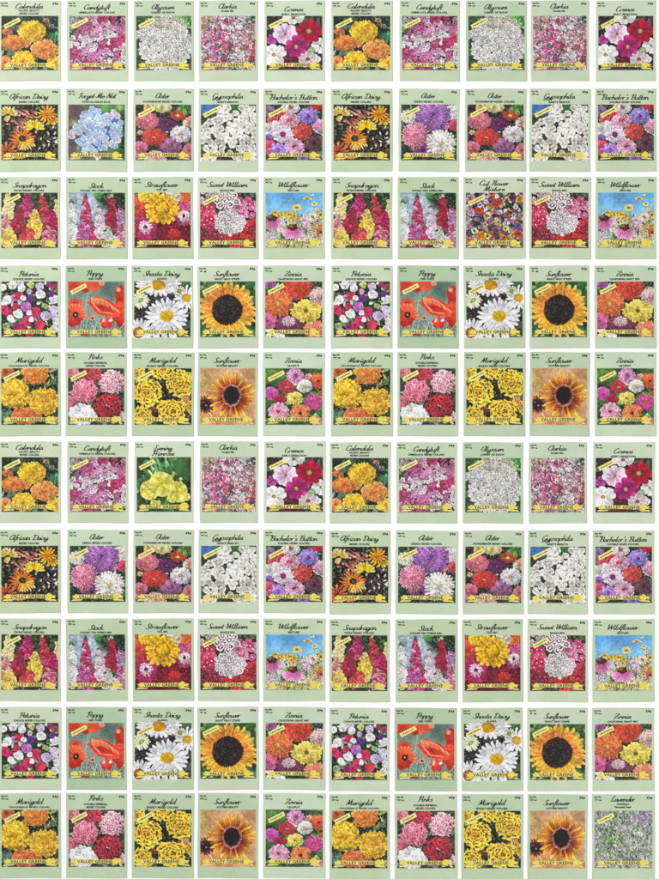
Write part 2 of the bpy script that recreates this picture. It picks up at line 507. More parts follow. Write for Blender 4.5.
    def ruffle(self, cx, cy, r, cols, edge, n=40, sq=.95, size=.26, dark=(60, 10, 10), core=None):
        """frilled bloom of crumpled petals with pale edges"""
        self.blob(cx, cy, r * .8, r * .8 * sq, dark, dark)
        pts = []
        for k in range(n):
            f = math.sqrt((k + .5) / n)
            pts.append((f, k * 2.39996 + self.r.uniform(-.2, .2)))
        for f, a in reversed(pts):
            x = cx + math.cos(a) * r * f * .78; y = cy + math.sin(a) * r * f * .78 * sq
            c = self.r.choice(cols); s = r * size * (.75 + .4 * f) * self.r.uniform(.85, 1.15)
            an = a + self.r.uniform(-.6, .6)
            self.blob(x, y, s * 1.08, s * .68, dark, dark, an + 1.57, rough=.12)
            self.blob(x, y, s, s * .62, c, edge, an + 1.57, rough=.16, grain=.06)
            self.blob(x - math.cos(an) * s * .12, y - math.sin(an) * s * .12, s * .62, s * .34, tuple(np.array(c) * .8), c, an + 1.57, rough=.15)
        self.model(cx, cy, r * 1.05, r * 1.05 * sq)
        if core:
            self.blob(cx, cy, r * .13, r * .12, core, core, grain=.4)
    def floret(self, cx, cy, r, col, cc, n=5, w=.48, rim=.5, rimc=(30, 30, 35), sq=1.0, cr=.2, edge=None, a0=None):
        a0 = self.r.uniform(0, 6.28) if a0 is None else a0
        c = np.array(col, float)
        for k in range(n):
            self.petal(cx, cy, a0 + 6.2832 * k / n, 0, r, w * r, c * .86, edge or np.minimum(c * 1.05, 255), sq, rim, 1.7, .05, rimc, rw=.006, vein=.06)
        if cc is not None:
            self.blob(cx, cy, r * cr, r * cr * sq, cc, cc)
    def scatter(self, step, zones, r, cc=None, jit=.45, inside=None, n=5, rimc=(30, 25, 30), rim=.6, cj=12, w=.48, rj=.2, mixing=.06):
        """field of small florets; each takes the colour of the zone it lies in"""
        pts = []
        k = 0
        y = -.04
        while y < 1.04:
            x = -.04 + (step * .5 if k % 2 else 0)
            while x < 1.04:
                pts.append((x + self.r.uniform(-jit, jit) * step, y + self.r.uniform(-jit, jit) * step))
                x += step
            y += step * .86; k += 1
        self.r.shuffle(pts)
        for x, y in pts:
            if inside and not inside(x, y):
                continue
            z = min(zones, key=lambda q: (x - q[0] + self.r.uniform(-mixing, mixing)) ** 2 + (y - q[1] + self.r.uniform(-mixing, mixing)) ** 2)
            if z[2] is None:
                continue
            c = np.clip(np.array(z[2], float) + self.r.uniform(-cj, cj), 0, 255)
            self.floret(x, y, r * self.r.uniform(1 - rj, 1 + rj), c, cc, n, w, rim, rimc)
    def spike(self, x0, y0, x1, y1, w0, w1, cols, r, tipc=(120, 140, 70), n=60, rimc=(50, 10, 25), rim=.55, nf=5):
        """tall flower spike from its tip (x0, y0) down to (x1, y1)"""
        for k in range(n):
            t = (k + .5) / n
            x = x0 + (x1 - x0) * t; y = y0 + (y1 - y0) * t
            wd = w0 + (w1 - w0) * min(1, t * 1.6)
            c = self.r.choice(cols)
            if t < .1 and tipc is not None:
                c = tipc
            q = r * (.5 + .5 * min(1, t * 2.2))
            self.floret(x + self.r.uniform(-wd, wd), y + self.r.uniform(-.02, .02), q, np.clip(np.array(c, float) + self.r.uniform(-16, 16), 0, 255), None, nf, .5, rim, rimc)
    def leaf(self, x, y, a, L, w, c, c2=None):
        self.petal(x, y, a, 0, L, w, c, c2 or tuple(np.minimum(np.array(c) * 1.35, 255)), 1, .35, 1.0, .12, (10, 15, 10), vein=.25)
    def leaves(self, n, cols, L=.14, w=.03, area=(0, 0, 1, 1)):
        for _ in range(n):
            self.leaf(self.r.uniform(area[0], area[2]), self.r.uniform(area[1], area[3]), self.r.uniform(0, 6.28), self.r.uniform(.5, 1) * L, self.r.uniform(.6, 1.2) * w, self.r.choice(cols))
    # -- finish
    def done(self, paper, grain=7, sharpen=.65, rough=1.0, spark=1.0):
        img = self.img
        # nothing in a flower photograph is a clean curve: bend outlines, add blotches of tone
        wx = ((self.field(13, 2) - .5) * 9 + (self.field(44) - .5) * 4) * rough
        wy = ((self.field(13, 2) - .5) * 9 + (self.field(44) - .5) * 4) * rough
        jj, ii = np.meshgrid(np.arange(S), np.arange(S))
        jj = np.clip(np.rint(jj + wx), 0, S - 1).astype(int); ii = np.clip(np.rint(ii + wy), 0, S - 1).astype(int)
        img = img[ii, jj]; al0 = self.alpha[ii, jj]
        self.alpha = al0
        tone = 1 + (self.field(6, 2) - .5) * .36 + ((self.field(26) - .5) * .34 + (self.field(70) - .5) * .26) * rough
        img = img * tone[..., None]
        # bright slivers of leaf and stem among the darks
        dark = np.clip(1 - img.mean(2) / 90, 0, 1)
        sl = np.clip((self.field(40) * .6 + self.field(75) * .4 - .6) * 7, 0, 1) * dark * spark * .75
        img = img * (1 - sl[..., None]) + (A(150, 158, 132) + (self.field(9)[..., None] - .5) * A(120, 40, 90)) * sl[..., None]
        g = img.mean(2, keepdims=True)
        img = g + (img - g) * 1.0
        img = 5 + img * .985
        img = img + self.n.normal(0, grain, img.shape[:2])[..., None] + self.n.normal(0, grain * .5, img.shape)
        N = S // 2
        img = np.clip(img, 0, 255).reshape(N, 2, N, 2, 3).mean((1, 3))
        al = self.alpha.reshape(N, 2, N, 2).mean((1, 3))
        # crisp commercial print: local contrast as the photograph shows it
        k = np.array([1, 4, 6, 4, 1]) / 16
        bl = img
        for _ in range(2):
            pad = np.pad(bl, ((2, 2), (2, 2), (0, 0)), 'edge')
            bl = sum(k[i] * pad[i:i + N, 2:2 + N] for i in range(5))
            pad = np.pad(bl, ((2, 2), (2, 2), (0, 0)), 'edge')
            bl = sum(k[i] * pad[2:2 + N, i:i + N] for i in range(5))
        img = np.clip(img + sharpen * (img - bl), 6, 255)
        ax = (np.arange(N) + .5) / N * (1 + 2 * MARG) - MARG
        X, Y = np.meshgrid(ax, ax)
        out = np.maximum(np.maximum(-X, X - 1), np.maximum(-Y, Y - 1))      # distance outside the picture
        inside = out <= 0
        border = (~inside) & (out < .013) & (al < .5)
        img[border] = np.array(paper, float) * .75 + 255 * .25
        keep = inside | (out < .013) | (al >= .5)
        return img, keep

def picture_mesh(img, keep, puff):
    N = img.shape[0]
    ax = (np.arange(N) + .5) / N * (1 + 2 * MARG) - MARG
    U, V = np.meshgrid(ax, ax)
    x = LEFT + U * (RIGHT - LEFT); y = TOP + V * (BOT - TOP)
    P = to3d(x, y, puff(x, y) + 0.00012).reshape(-1, 3)
    idx = np.arange(N * N).reshape(N, N)
    q = np.stack([idx[:-1, :-1], idx[1:, :-1], idx[1:, 1:], idx[:-1, 1:]], -1)
    ok = keep[:-1, :-1] & keep[1:, :-1] & keep[1:, 1:] & keep[:-1, 1:]
    F = q[ok]
    used = np.unique(F); remap = -np.ones(N * N, int); remap[used] = np.arange(len(used))
    F = remap[F]
    me = bpy.data.meshes.new('flower_picture')
    me.vertices.add(len(used)); me.vertices.foreach_set('co', P[used].ravel())
    me.loops.add(F.size); me.loops.foreach_set('vertex_index', F.ravel().astype(np.int32))
    me.polygons.add(len(F))
    me.polygons.foreach_set('loop_start', np.arange(0, F.size, 4, dtype=np.int32))
    me.polygons.foreach_set('loop_total', np.full(len(F), 4, np.int32))
    me.polygons.foreach_set('use_smooth', np.ones(len(F), bool))
    me.update(calc_edges=True)
    at = me.color_attributes.new('ink', 'FLOAT_COLOR', 'POINT')
    col = np.minimum(lin(img.reshape(-1, 3)[used]) / E_IN, 0.93)
    at.data.foreach_set('color', np.concatenate([col, np.ones((len(used), 1))], 1).ravel())
    me.materials.append(M_PRINT)
    me.validate()
    return me

# ---- one painting function per kind of packet (u to the right, v downwards, 0..1 inside the picture)
DARKG = (22, 34, 24)
def paint_calendula(p):
    p.ground((14, 20, 16), (38, 62, 44), (96, 120, 98), 6)
    p.leaves(26, [(48, 84, 58), (70, 104, 80), (30, 56, 40), (150, 160, 150)], .2, .035)
    p.leaf(.8, .52, -1.0, .24, .06, (44, 96, 66)); p.leaf(.95, .5, -1.5, .22, .05, (60, 118, 84))
    for a in range(5):
        p.line(.72 + a * .06, .02 + a * .05, .84 + a * .04, .22, .012, (190, 196, 190), .7)
    p.pom(.1, .29, .1, (205, 90, 45), (228, 130, 80), .7, 4, 16, .15)
    p.pom(.06, .86, .15, (215, 100, 40), (240, 140, 80), .8, 4, 18, .15)
    p.pom(.95, .86, .15, (240, 150, 30), (250, 180, 70), .9, 4, 18, .15)
    p.pom(.79, .08, .06, (150, 90, 50), (200, 150, 110), .8, 3, 12, .2)
    p.pom(.39, .82, .21, (240, 160, 8), (250, 184, 22), .82, 8, 36, .085, tip=(255, 210, 70))
    p.pom(.45, .5, .09, (190, 90, 60), (236, 150, 110), .9, 4, 14, .16)
    p.pom(.21, .5, .21, (228, 84, 18), (242, 122, 34), .74, 8, 36, .085, tip=(250, 160, 80))
    p.pom(.76, .62, .24, (230, 88, 18), (244, 132, 36), .78, 8, 40, .08, tip=(254, 178, 106))
    p.pom(.53, .29, .245, (240, 160, 8), (250, 186, 22), .82, 9, 44, .075, tip=(255, 210, 66))
    p.blob(.53, .27, .07, .05, (222, 150, 20), (240, 180, 24), grain=.2)

def paint_candytuft(p):
    p.ground((22, 30, 22), (50, 70, 50), None, 8)
    p.leaves(12, [(70, 110, 70), (120, 140, 110)], .14, .03, (0, 0, .3, .35))
    Z = [(.05,.05,(178,178,174)),(.02,.28,None),(.9,.05,None),(.8,.02,None),(.3,.22,(205,98,152)),(.2,.33,(218,125,178)),(.45,.08,(228,178,205)),(.6,.06,(185,63,107)),(.72,.06,(187,68,112)),
         (.4,.3,(219,143,187)),(.55,.22,(228,161,196)),(.7,.2,(240,205,221)),(.62,.35,(247,241,243)),(.72,.38,(247,243,243)),(.5,.36,(243,229,237)),(.82,.28,(237,187,210)),
         (.95,.2,(223,134,174)),(.9,.42,(201,66,112)),(.75,.52,(196,63,107)),(.62,.55,(210,89,143)),(.06,.5,(241,235,230)),(.2,.5,(247,243,244)),(.3,.45,(246,235,243)),(.45,.52,(241,223,235)),
         (.05,.68,(201,72,121)),(.12,.74,(209,89,143)),(.3,.68,(218,161,201)),(.4,.78,(210,120,178)),(.25,.82,(213,134,187)),(.55,.74,(218,146,196)),(.75,.7,(241,227,237)),(.65,.85,(246,235,243)),(.9,.6,(235,205,218)),(.93,.8,(243,231,237)),(.85,.72,(205,107,152)),(.1,.9,(218,152,187)),(.35,.95,(187,80,125)),(.55,.95,(169,98,134)),(.8,.95,(143,125,117))]
    p.scatter(.064, Z, .041, None, rimc=(70, 26, 48), rim=.75, n=4, w=.62, cj=16)

def paint_alyssum(p):
    p.ground((20, 34, 22), (60, 96, 58), (120, 150, 110), 7)
    p.leaves(14, [(70, 140, 70), (110, 170, 96)], .2, .045, (.82, 0, 1, .25))
    p.leaves(16, [(60, 90, 60), (40, 70, 44)], .18, .04, (0, .3, .15, .95))
    p.blob(.92, .32, .07, .06, (150, 110, 90), (120, 90, 80), grain=.2)
    def ins(x, y):
        return ((x - .53) / .47) ** 2 + ((y - .5) / .54) ** 2 < 1 or (y < .4 and x < .16 and y > .28)
    Z = [(.5, .06, (226, 218, 202)), (.5, .4, (240, 237, 230)), (.3, .7, (246, 244, 240)), (.7, .7, (244, 243, 240)), (.2, .35, (230, 233, 230))]
    p.scatter(.05, Z, .037, None, inside=ins, n=4, w=.6, rimc=(84, 84, 72), rim=.9, cj=10, rj=.15)

def paint_clarkia(p):
    p.ground((34, 56, 42), (150, 150, 140), (230, 220, 224), 16, 3)
    Z = [(.08,.15,(206,170,140)),(.2,.3,(226,150,170)),(.45,.1,(218,100,150)),(.3,.1,(226,180,200)),(.6,.06,(236,220,226)),(.8,.12,(200,190,196)),(.95,.05,None),(.15,.48,(222,120,160)),(.25,.5,(216,96,160)),
         (.48,.3,(208,76,140)),(.4,.4,(206,90,160)),(.62,.25,(240,236,238)),(.75,.3,(228,160,180)),(.9,.3,(220,170,180)),(.7,.45,(246,244,244)),(.55,.45,(222,130,140)),(.68,.62,(244,240,242)),(.85,.5,(232,190,200)),
         (.92,.6,(212,96,110)),(.95,.75,(224,120,140)),(.3,.62,None),(.08,.68,(240,236,236)),(.48,.62,(206,96,120)),(.3,.78,(206,90,164)),(.45,.76,(186,96,164)),(.75,.76,(226,200,205)),(.6,.72,None),(.1,.9,(200,120,110)),(.5,.95,None),(.85,.9,(224,180,190)),(.3,.93,(190,150,140))]
    for k in range(26):
        x = p.r.random()
        p.line(x, 1.02, x + p.r.uniform(-.06, .06), p.r.uniform(.05, .5), .014, p.r.choice([(70, 100, 76), (96, 126, 96), (44, 66, 52)]))
    p.scatter(.058, Z, .04, None, jit=.6, n=4, w=.45, rimc=(50, 40, 44), cj=26, rj=.35, mixing=.13)
    for _ in range(260):
        x, y, a = p.r.random(), p.r.random(), p.r.uniform(0, 3)
        c = p.r.choice([(54, 76, 60), (250, 246, 248), (84, 108, 88), (226, 130, 165), (250, 240, 244), (252, 250, 250), (244, 220, 230)])
        p.line(x, y, x + .05 * math.cos(a), y + .05 * math.sin(a), .011, c)

def paint_cosmos(p):
    p.ground((20, 14, 18), (52, 40, 36), (84, 110, 80), 7)
    p.leaves(12, [(90, 120, 80), (70, 90, 60), (160, 120, 110)], .14, .012)
    p.daisy(.4, .84, .2, 8, .4, (90, 14, 36), (128, 22, 54), None, 0, .8)
    p.daisy(.09, .44, .1, 7, .4, (170, 50, 140), (200, 90, 180), None, 0, 1)
    p.daisy(.96, .55, .17, 8, .34, (240, 236, 236), (250, 248, 246), (205, 130, 60), .14, .85)
    p.blob(.8, .64, .07, .06, (190, 200, 160), (130, 160, 110), grain=.2)
    p.daisy(.74, .8, .18, 8, .36, (222, 200, 206), (244, 236, 240), (196, 90, 70), .2, .8)
    p.daisy(.91, .8, .06, 6, .5, (240, 236, 240), (255, 250, 252), None, 0)
    p.daisy(.48, .03, .2, 8, .34, (236, 232, 226), (252, 250, 246), (200, 150, 40), .16, .7)
    p.daisy(.34, .33, .235, 8, .3, (222, 176, 210), (248, 238, 246), (222, 160, 40), .13, .88, rimc=(120, 70, 110))
    p.daisy(.13, .72, .225, 8, .33, (238, 237, 234), (255, 253, 250), (220, 170, 30), .16, .92, rimc=(120, 120, 112))
    p.daisy(.76, .28, .25, 8, .275, (150, 12, 40), (206, 32, 66), (236, 200, 120), .18, .92, rimc=(70, 4, 20))
    p.daisy(.53, .57, .22, 8, .275, (150, 20, 96), (208, 62, 146), (240, 200, 90), .17, .95, rimc=(90, 10, 66))

def paint_african_daisy(p):
    p.ground((10, 8, 8), (38, 26, 18), (58, 54, 40), 7)
    for _ in range(26):
        x, y, a = p.r.uniform(.0, 1), p.r.uniform(0, 1), p.r.uniform(-1.2, .4)
        c = p.r.choice([(206, 130, 110), (176, 96, 74), (226, 196, 180), (120, 120, 96)])
        p.petal(x, y, a, 0, p.r.uniform(.05, .1), .014, c, tuple(min(255, v + 30) for v in c))
    for _ in range(14):
        x, y = p.r.uniform(.55, 1), p.r.uniform(.4, .85)
        p.blob(x, y, .014, .026, (240, 240, 232), (190, 190, 170), p.r.uniform(0, 3))
    for k in range(12):
        p.petal(.3 + p.r.uniform(-.08, .22), .1 + p.r.uniform(-.06, .1), .5, 0, .15, .018, (170, 84, 60), (238, 186, 170), rim=.6)
    for k in range(12):
        p.petal(.24 + p.r.uniform(-.04, .2), .3 + p.r.uniform(-.06, .14), .7, 0, .12, .018, (170, 84, 60), (236, 176, 150), rim=.6)
    p.daisy(.12, .17, .17, 12, .12, (220, 180, 70), (250, 236, 160), None, 0, .8, a0=-3.1, arc=3.6)
    p.daisy(.06, .22, .1, 7, .14, (230, 190, 90), (250, 230, 160), None, 0, .8, a0=0, arc=2)
    p.daisy(.8, .18, .17, 13, .1, (244, 140, 14), (254, 196, 66), (226, 140, 20), .12, .95)
    p.daisy(.88, .28, .13, 8, .11, (240, 160, 20), (254, 220, 110), None, 0, .8, a0=-.4, arc=3)
    p.daisy(.58, .43, .18, 11, .13, (250, 196, 20), (254, 232, 110), None, 0, .9, a0=-3.3, arc=3.7)
    p.daisy(.1, .86, .2, 14, .085, (190, 66, 30), (236, 140, 84), (70, 30, 20), .2, .95)
    p.daisy(.37, .62, .225, 17, .085, (236, 140, 30), (222, 100, 50), None, 0, .92, rj=.08, rim=.7)
    p.daisy(.4, .66, .19, 9, .085, (246, 180, 50), (250, 206, 140), None, 0, .9, a0=-.3, arc=2.6)
    p.blob(.37, .61, .064, .055, (20, 14, 20), (40, 22, 14), grain=.4)
    p.blob(.37, .61, .02, .016, (130, 120, 140), (40, 30, 40))
    p.blob(.32, .92, .1, .06, (200, 120, 40), (230, 160, 60), grain=.3)

def paint_forget_me_not(p):
    p.ground((96, 82, 84), (120, 104, 100), None, 3)
    p.wash(1.0, .5, .42, 1.2, (72, 130, 54), .6)
    p.wash(.98, .6, .09, .8, (24, 42, 22), .6)
    p.wash(.92, .05, .12, .1, (150, 190, 110), .8); p.wash(.92, .5, .1, .12, (110, 160, 80), .8)
    p.wash(.66, .06, .12, .12, (84, 160, 74), .6); p.wash(.35, .05, .14, .1, (70, 110, 70), .8)
    p.wash(.1, .33, .13, .1, (160, 160, 120), .8); p.wash(.2, .75, .16, .14, (96, 130, 80), .8); p.wash(.16, .77, .06, .05, (200, 190, 150), .7)
    p.wash(.1, .1, .2, .2, (96, 72, 74), .8); p.wash(.08, .7, .14, .2, (92, 70, 84), .8); p.wash(.6, .95, .5, .12, (90, 100, 80), .7)
    p.blob(.5, .45, .36, .33, (96, 124, 190), (84, 110, 176), rough=.1)
    pts = [(.42,.08),(.52,.12),(.3,.16),(.36,.28),(.27,.22),(.53,.24),(.66,.2),(.8,.14),(.86,.2),(.75,.2),(.92,.32),(.7,.33),(.82,.38),(.9,.42),(.26,.42),(.14,.4),(.08,.5),(.06,.57),(.38,.35),(.5,.42),(.62,.48),
           (.78,.5),(.9,.54),(.88,.64),(.76,.7),(.82,.74),(.66,.6),(.56,.54),(.42,.54),(.28,.6),(.18,.66),(.3,.72),(.42,.64),(.38,.78),(.52,.7),(.58,.78),(.3,.82),(.46,.84),(.2,.5),(.34,.48),(.6,.36)]
    for _ in range(46):
        a, f = p.r.uniform(0, 6.28), math.sqrt(p.r.random())
        pts.insert(0, (.49 + .38 * f * math.cos(a), .47 + .34 * f * math.sin(a)))
    for x, y in pts:
        c = p.r.choice([(182, 206, 246), (194, 216, 250), (166, 194, 240), (208, 224, 252)])
        if (x > .72 and y < .22) or (x < .1) or (x > .84 and y > .6):
            c = (222, 204, 228)
        p.floret(x, y, .064, c, (250, 246, 214), 5, .5, .42, (84, 106, 170), .9, .2, edge=tuple(min(255, v + 22) for v in c))
        p.blob(x, y, .006, .006, (120, 96, 30), (120, 96, 30))
    p.floret(.52, .93, .06, (220, 200, 210), (240, 230, 200), 5, .5)

def paint_aster_powderpuff(p):
    p.ground((18, 16, 18), (44, 46, 34), (90, 92, 70), 7)
    p.leaves(12, [(90, 150, 60), (110, 170, 80), (60, 110, 44)], .15, .05, (.75, .0, 1, .2))
    p.leaves(18, [(70, 90, 60), (120, 130, 110), (40, 60, 36)], .12, .025)
    T = dict(rings=9, n=46, w=.06, rim=.4)
    p.pom(.22, .04, .09, (226, 150, 60), (240, 190, 120), .8, 4, 18, .14)
    p.pom(.36, .97, .2, (206, 110, 110), (232, 170, 166), .7, tip=(244, 200, 196), **T)
    p.pom(.98, .82, .14, (196, 90, 104), (222, 140, 146), 1, **T)
    p.pom(.98, .3, .1, (200, 120, 110), (226, 160, 150), 1, 4, 20, .12)
    p.pom(.9, .34, .055, (240, 220, 120), (250, 244, 200), 1, 3, 12, .2)
    p.pom(.08, .5, .05, (220, 150, 80), (250, 210, 160), .7, 3, 12, .2)
    p.pom(.06, .8, .16, (170, 70, 100), (196, 104, 136), .95, core=(244, 180, 60), **T)
    p.pom(.48, .05, .17, (230, 206, 60), (244, 230, 130), .62, tip=(250, 244, 200), core=(226, 190, 40), **T)
    p.pom(.75, .2, .14, (160, 34, 24), (180, 52, 36), .75, tip=(206, 96, 70), core=(250, 220, 90), cr=.3, **T)
    p.pom(.56, .36, .185, (84, 18, 74), (96, 26, 86), .62, tip=(122, 48, 110), core=(190, 120, 160), cr=.1, **T)
    p.pom(.21, .29, .205, (204, 62, 80), (206, 76, 96), .78, tip=(226, 140, 158), core=(244, 206, 150), cr=.15, **T)
    p.pom(.63, .74, .2, (124, 54, 104), (140, 66, 122), .76, tip=(176, 120, 166), core=(226, 150, 60), cr=.12, **T)
    p.pom(.34, .59, .23, (176, 24, 34), (190, 36, 40), .66, tip=(212, 76, 66), core=(246, 170, 60), cr=.14, **T)
    p.pom(.81, .53, .185, (226, 212, 226), (236, 226, 234), .82, tip=(250, 246, 250), core=(226, 190, 60), cr=.22, rimc=(150, 130, 150), **T)

def paint_aster_crego(p):
    p.ground((16, 26, 18), (44, 70, 46), (90, 110, 84), 7)
    p.leaves(16, [(60, 96, 58), (90, 120, 84)], .16, .03)
    p.pom(.12, .22, .14, (196, 206, 150), (226, 230, 214), .9, 6, 26, .09)
    p.pom(.94, .14, .16, (226, 204, 200), (240, 226, 222), .95, 6, 26, .1)
    p.pom(.97, .36, .11, (176, 40, 70), (206, 80, 104), 1, 5, 20, .11)
    p.blob(.82, .39, .055, .06, (236, 150, 160), (216, 110, 130), grain=.15)
    p.pom(.4, .82, .19, (70, 22, 72), (104, 44, 108), .8, 6, 30, .08, tip=(140, 80, 146))
    p.pom(.57, .2, .33, (104, 36, 112), (130, 64, 148), .9, 8, 40, .055, tip=(190, 136, 206), rimc=(56, 20, 70), rim=.65)
    p.pom(.25, .55, .25, (212, 56, 100), (226, 92, 132), .98, 7, 34, .065, tip=(248, 180, 200), rimc=(120, 20, 50), rim=.6)
    p.pom(.72, .7, .28, (238, 230, 200), (246, 243, 236), .92, 6, 28, .07, tip=(255, 253, 250), rimc=(150, 144, 124), core=(236, 216, 120), rim=.6)

def paint_gypsophila(p):
    p.ground((18, 22, 14), (66, 74, 50), (110, 118, 84), 9)
    p.wash(.1, .03, .26, .2, (64, 120, 190), .6); p.wash(.62, .05, .16, .12, (60, 116, 50), .7)
    p.blob(.97, .3, .06, .06, (226, 160, 120), (200, 130, 90))
    p.blob(.52, .42, .07, .07, (110, 116, 84), (90, 96, 60), grain=.2)
    pts = []
    for k in range(300):
        x, y = p.r.uniform(-.0, 1), p.r.uniform(.02, 1.0)
        top = .02 if .3 < x < .5 else (.3 - .5 * (x - .1) if x < .3 else (.15 if x < .7 else .06))
        if y < top or (.72 < x < 1 and y < .04) or (.64 < x < .72 and y < .2) or abs(x - .53) + abs(y - .42) < .05:
            continue
        if all((x - q[0]) ** 2 + (y - q[1]) ** 2 > .0048 for q in pts):
            pts.append((x, y))
    for x, y in pts:
        p.over = y > .93
        c = p.r.choice([(250, 247, 236), (244, 240, 222), (252, 250, 244)])
        p.floret(x, y, .066, c, (140, 146, 80), 5, .5, .55, (150, 150, 118), .95, .12, edge=(253, 252, 248))
    p.over = False
    for x, y in ((.3, .13), (.36, .17), (.45, .1)):
        p.blob(x, y, .012, .03, (140, 140, 214), (170, 170, 226), .5)

def paint_bachelors_button(p):
    p.ground((20, 20, 22), (50, 58, 44), (110, 110, 110), 8)
    p.leaves(18, [(70, 96, 66), (130, 140, 120), (40, 60, 40)], .14, .018)
    K = dict(rings=6, n=24, w=.12, rim=.55)
    p.wash(.9, .03, .2, .1, (190, 40, 50), .6)
    p.pom(.06, .12, .1, (110, 80, 130), (140, 110, 160), 1, **K)
    p.pom(.13, .28, .1, (206, 40, 66), (226, 84, 100), .9, **K); p.pom(.28, .17, .08, (196, 30, 50), (214, 70, 70), .9, **K)
    p.pom(.07, .45, .12, (226, 220, 230), (246, 244, 248), 1.1, **K); p.pom(.18, .4, .09, (236, 230, 236), (250, 248, 250), 1.2, **K)
    p.pom(.05, .62, .09, (96, 60, 130), (130, 90, 170), 1, **K)
    p.pom(.05, .77, .14, (200, 36, 66), (224, 76, 100), 1, **K)
    p.pom(.22, .82, .16, (110, 70, 170), (146, 104, 206), .8, tip=(190, 150, 230), **K)
    p.pom(.66, .96, .12, (96, 84, 140), (130, 110, 170), .6, **K)
    p.pom(.44, .04, .16, (236, 200, 206), (248, 236, 238), .8, core=(214, 110, 110), cr=.3, **K)
    p.pom(.95, .38, .125, (226, 120, 160), (244, 170, 196), .95, **K)
    p.line(.84, .45, 1, .56, .02, (226, 230, 216))
    p.pom(.85, .7, .17, (40, 10, 22), (70, 26, 42), .85, tip=(120, 80, 96), **K)
    p.pom(.75, .21, .18, (90, 60, 170), (132, 108, 210), .85, tip=(178, 160, 238), core=(150, 40, 110), cr=.25, **K)
    p.pom(.42, .29, .18, (226, 96, 140), (240, 150, 184), .78, tip=(252, 206, 222), core=(230, 90, 110), cr=.25, **K)
    p.pom(.31, .53, .19, (170, 110, 190), (222, 200, 234), .85, tip=(250, 242, 252), core=(140, 40, 100), cr=.28, **K)
    p.pom(.64, .49, .17, (176, 20, 34), (210, 44, 46), .88, tip=(236, 110, 96), **K)
    p.pom(.51, .76, .175, (226, 110, 170), (240, 156, 200), .82, tip=(252, 210, 230), core=(176, 40, 90), cr=.22, **K)

def paint_snapdragon(p):
    p.ground((14, 20, 14), (36, 54, 34), (60, 84, 54), 7)
    p.leaves(16, [(60, 96, 56), (36, 70, 40)], .18, .03, (.5, 0, 1, .3))
    p.spike(.72, .02, .76, .5, .01, 0.067, [(200, 60, 70), (216, 90, 90), (180, 40, 56)], .05, (226, 206, 150), 44)
    p.spike(.98, .16, .97, .42, .02, 0.042, [(246, 230, 170), (240, 214, 150)], .05, (236, 226, 150), 24, (110, 90, 40))
    p.spike(.13, .0, .12, .44, .01, 0.076, [(250, 236, 160), (248, 226, 190), (244, 214, 120)], .055, (246, 230, 140), 44, (120, 100, 50))
    p.spike(.46, -.02, .44, .42, .02, 0.084, [(210, 44, 116), (226, 80, 140), (190, 30, 90)], .055, (236, 150, 190), 56)
    p.spike(.34, .32, .3, .68, .05, 0.084, [(186, 36, 76), (206, 60, 90), (170, 26, 60)], .052, None, 50)
    p.spike(.88, .34, .88, .68, .03, 0.084, [(196, 30, 96), (212, 50, 110), (180, 24, 70)], .055, None, 46)
    p.spike(.08, .42, .08, .74, .03, 0.067, [(240, 150, 150), (250, 190, 180), (226, 110, 130)], .052, None, 36)
    p.spike(.6, .34, .58, .8, .02, 0.101, [(252, 214, 80), (250, 200, 50), (254, 230, 130)], .06, (250, 236, 160), 66, (150, 100, 20))
    p.spike(.46, .66, .44, .9, .09, 0.101, [(226, 84, 80), (240, 120, 110), (210, 60, 66)], .055, None, 50)
    p.spike(.86, .62, .84, .92, .08, 0.101, [(238, 130, 160), (246, 170, 190), (214, 70, 100)], .055, (250, 220, 190), 50)
    p.spike(.14, .66, .14, .96, .06, 0.101, [(250, 216, 110), (252, 226, 150), (244, 196, 80)], .055, (252, 240, 180), 50, (150, 100, 30))

def paint_stock(p):
    p.ground((136, 164, 176), (190, 206, 210), (120, 152, 170), 4, 1.6)
    p.wash(.82, .08, .36, .3, (20, 40, 22), .35); p.wash(.95, .3, .14, .4, (18, 30, 18), .6)
    p.leaves(10, [(50, 100, 50), (80, 130, 70)], .18, .03, (.55, .0, .75, .14))
    p.wash(.5, .95, 1, .5, (44, 50, 44), .5)
    R = (70, 16, 40)
    p.spike(.93, .28, .93, .6, .03, .07, [(206, 150, 200), (226, 180, 220), (190, 120, 180)], .05, (220, 200, 220), 44, (80, 40, 80))
    p.spike(.93, .58, .92, .98, .08, .1, [(210, 80, 140), (226, 130, 176), (236, 190, 214)], .05, None, 50, R)
    p.spike(.06, .14, .08, .9, .012, .075, [(250, 250, 248), (236, 240, 238), (244, 246, 244)], .048, (110, 130, 80), 64, (96, 110, 96))
    p.spike(.3, .06, .31, .62, .01, .06, [(190, 44, 96), (170, 30, 76), (210, 80, 130), (236, 176, 200)], .048, (90, 96, 60), 56, R)
    p.spike(.28, .6, .3, .96, .09, .12, [(180, 90, 160), (170, 60, 130), (214, 140, 196), (200, 50, 100)], .048, None, 66, R)
    p.spike(.46, .64, .5, .92, .07, .1, [(200, 40, 80), (220, 80, 120)], .046, None, 34, R)
    p.spike(.54, .24, .56, .8, .01, .058, [(248, 240, 244), (240, 222, 232), (226, 180, 206), (252, 250, 250)], .046, (110, 130, 96), 74, (130, 80, 110))
    p.spike(.75, .06, .76, .62, .02, .07, [(160, 28, 60), (150, 20, 46), (196, 56, 84)], .052, (236, 226, 220), 78, (50, 6, 16))
    p.spike(.71, .62, .72, 1.0, .02, .09, [(246, 246, 240), (230, 236, 220)], .05, (230, 236, 200), 48, (70, 90, 60))

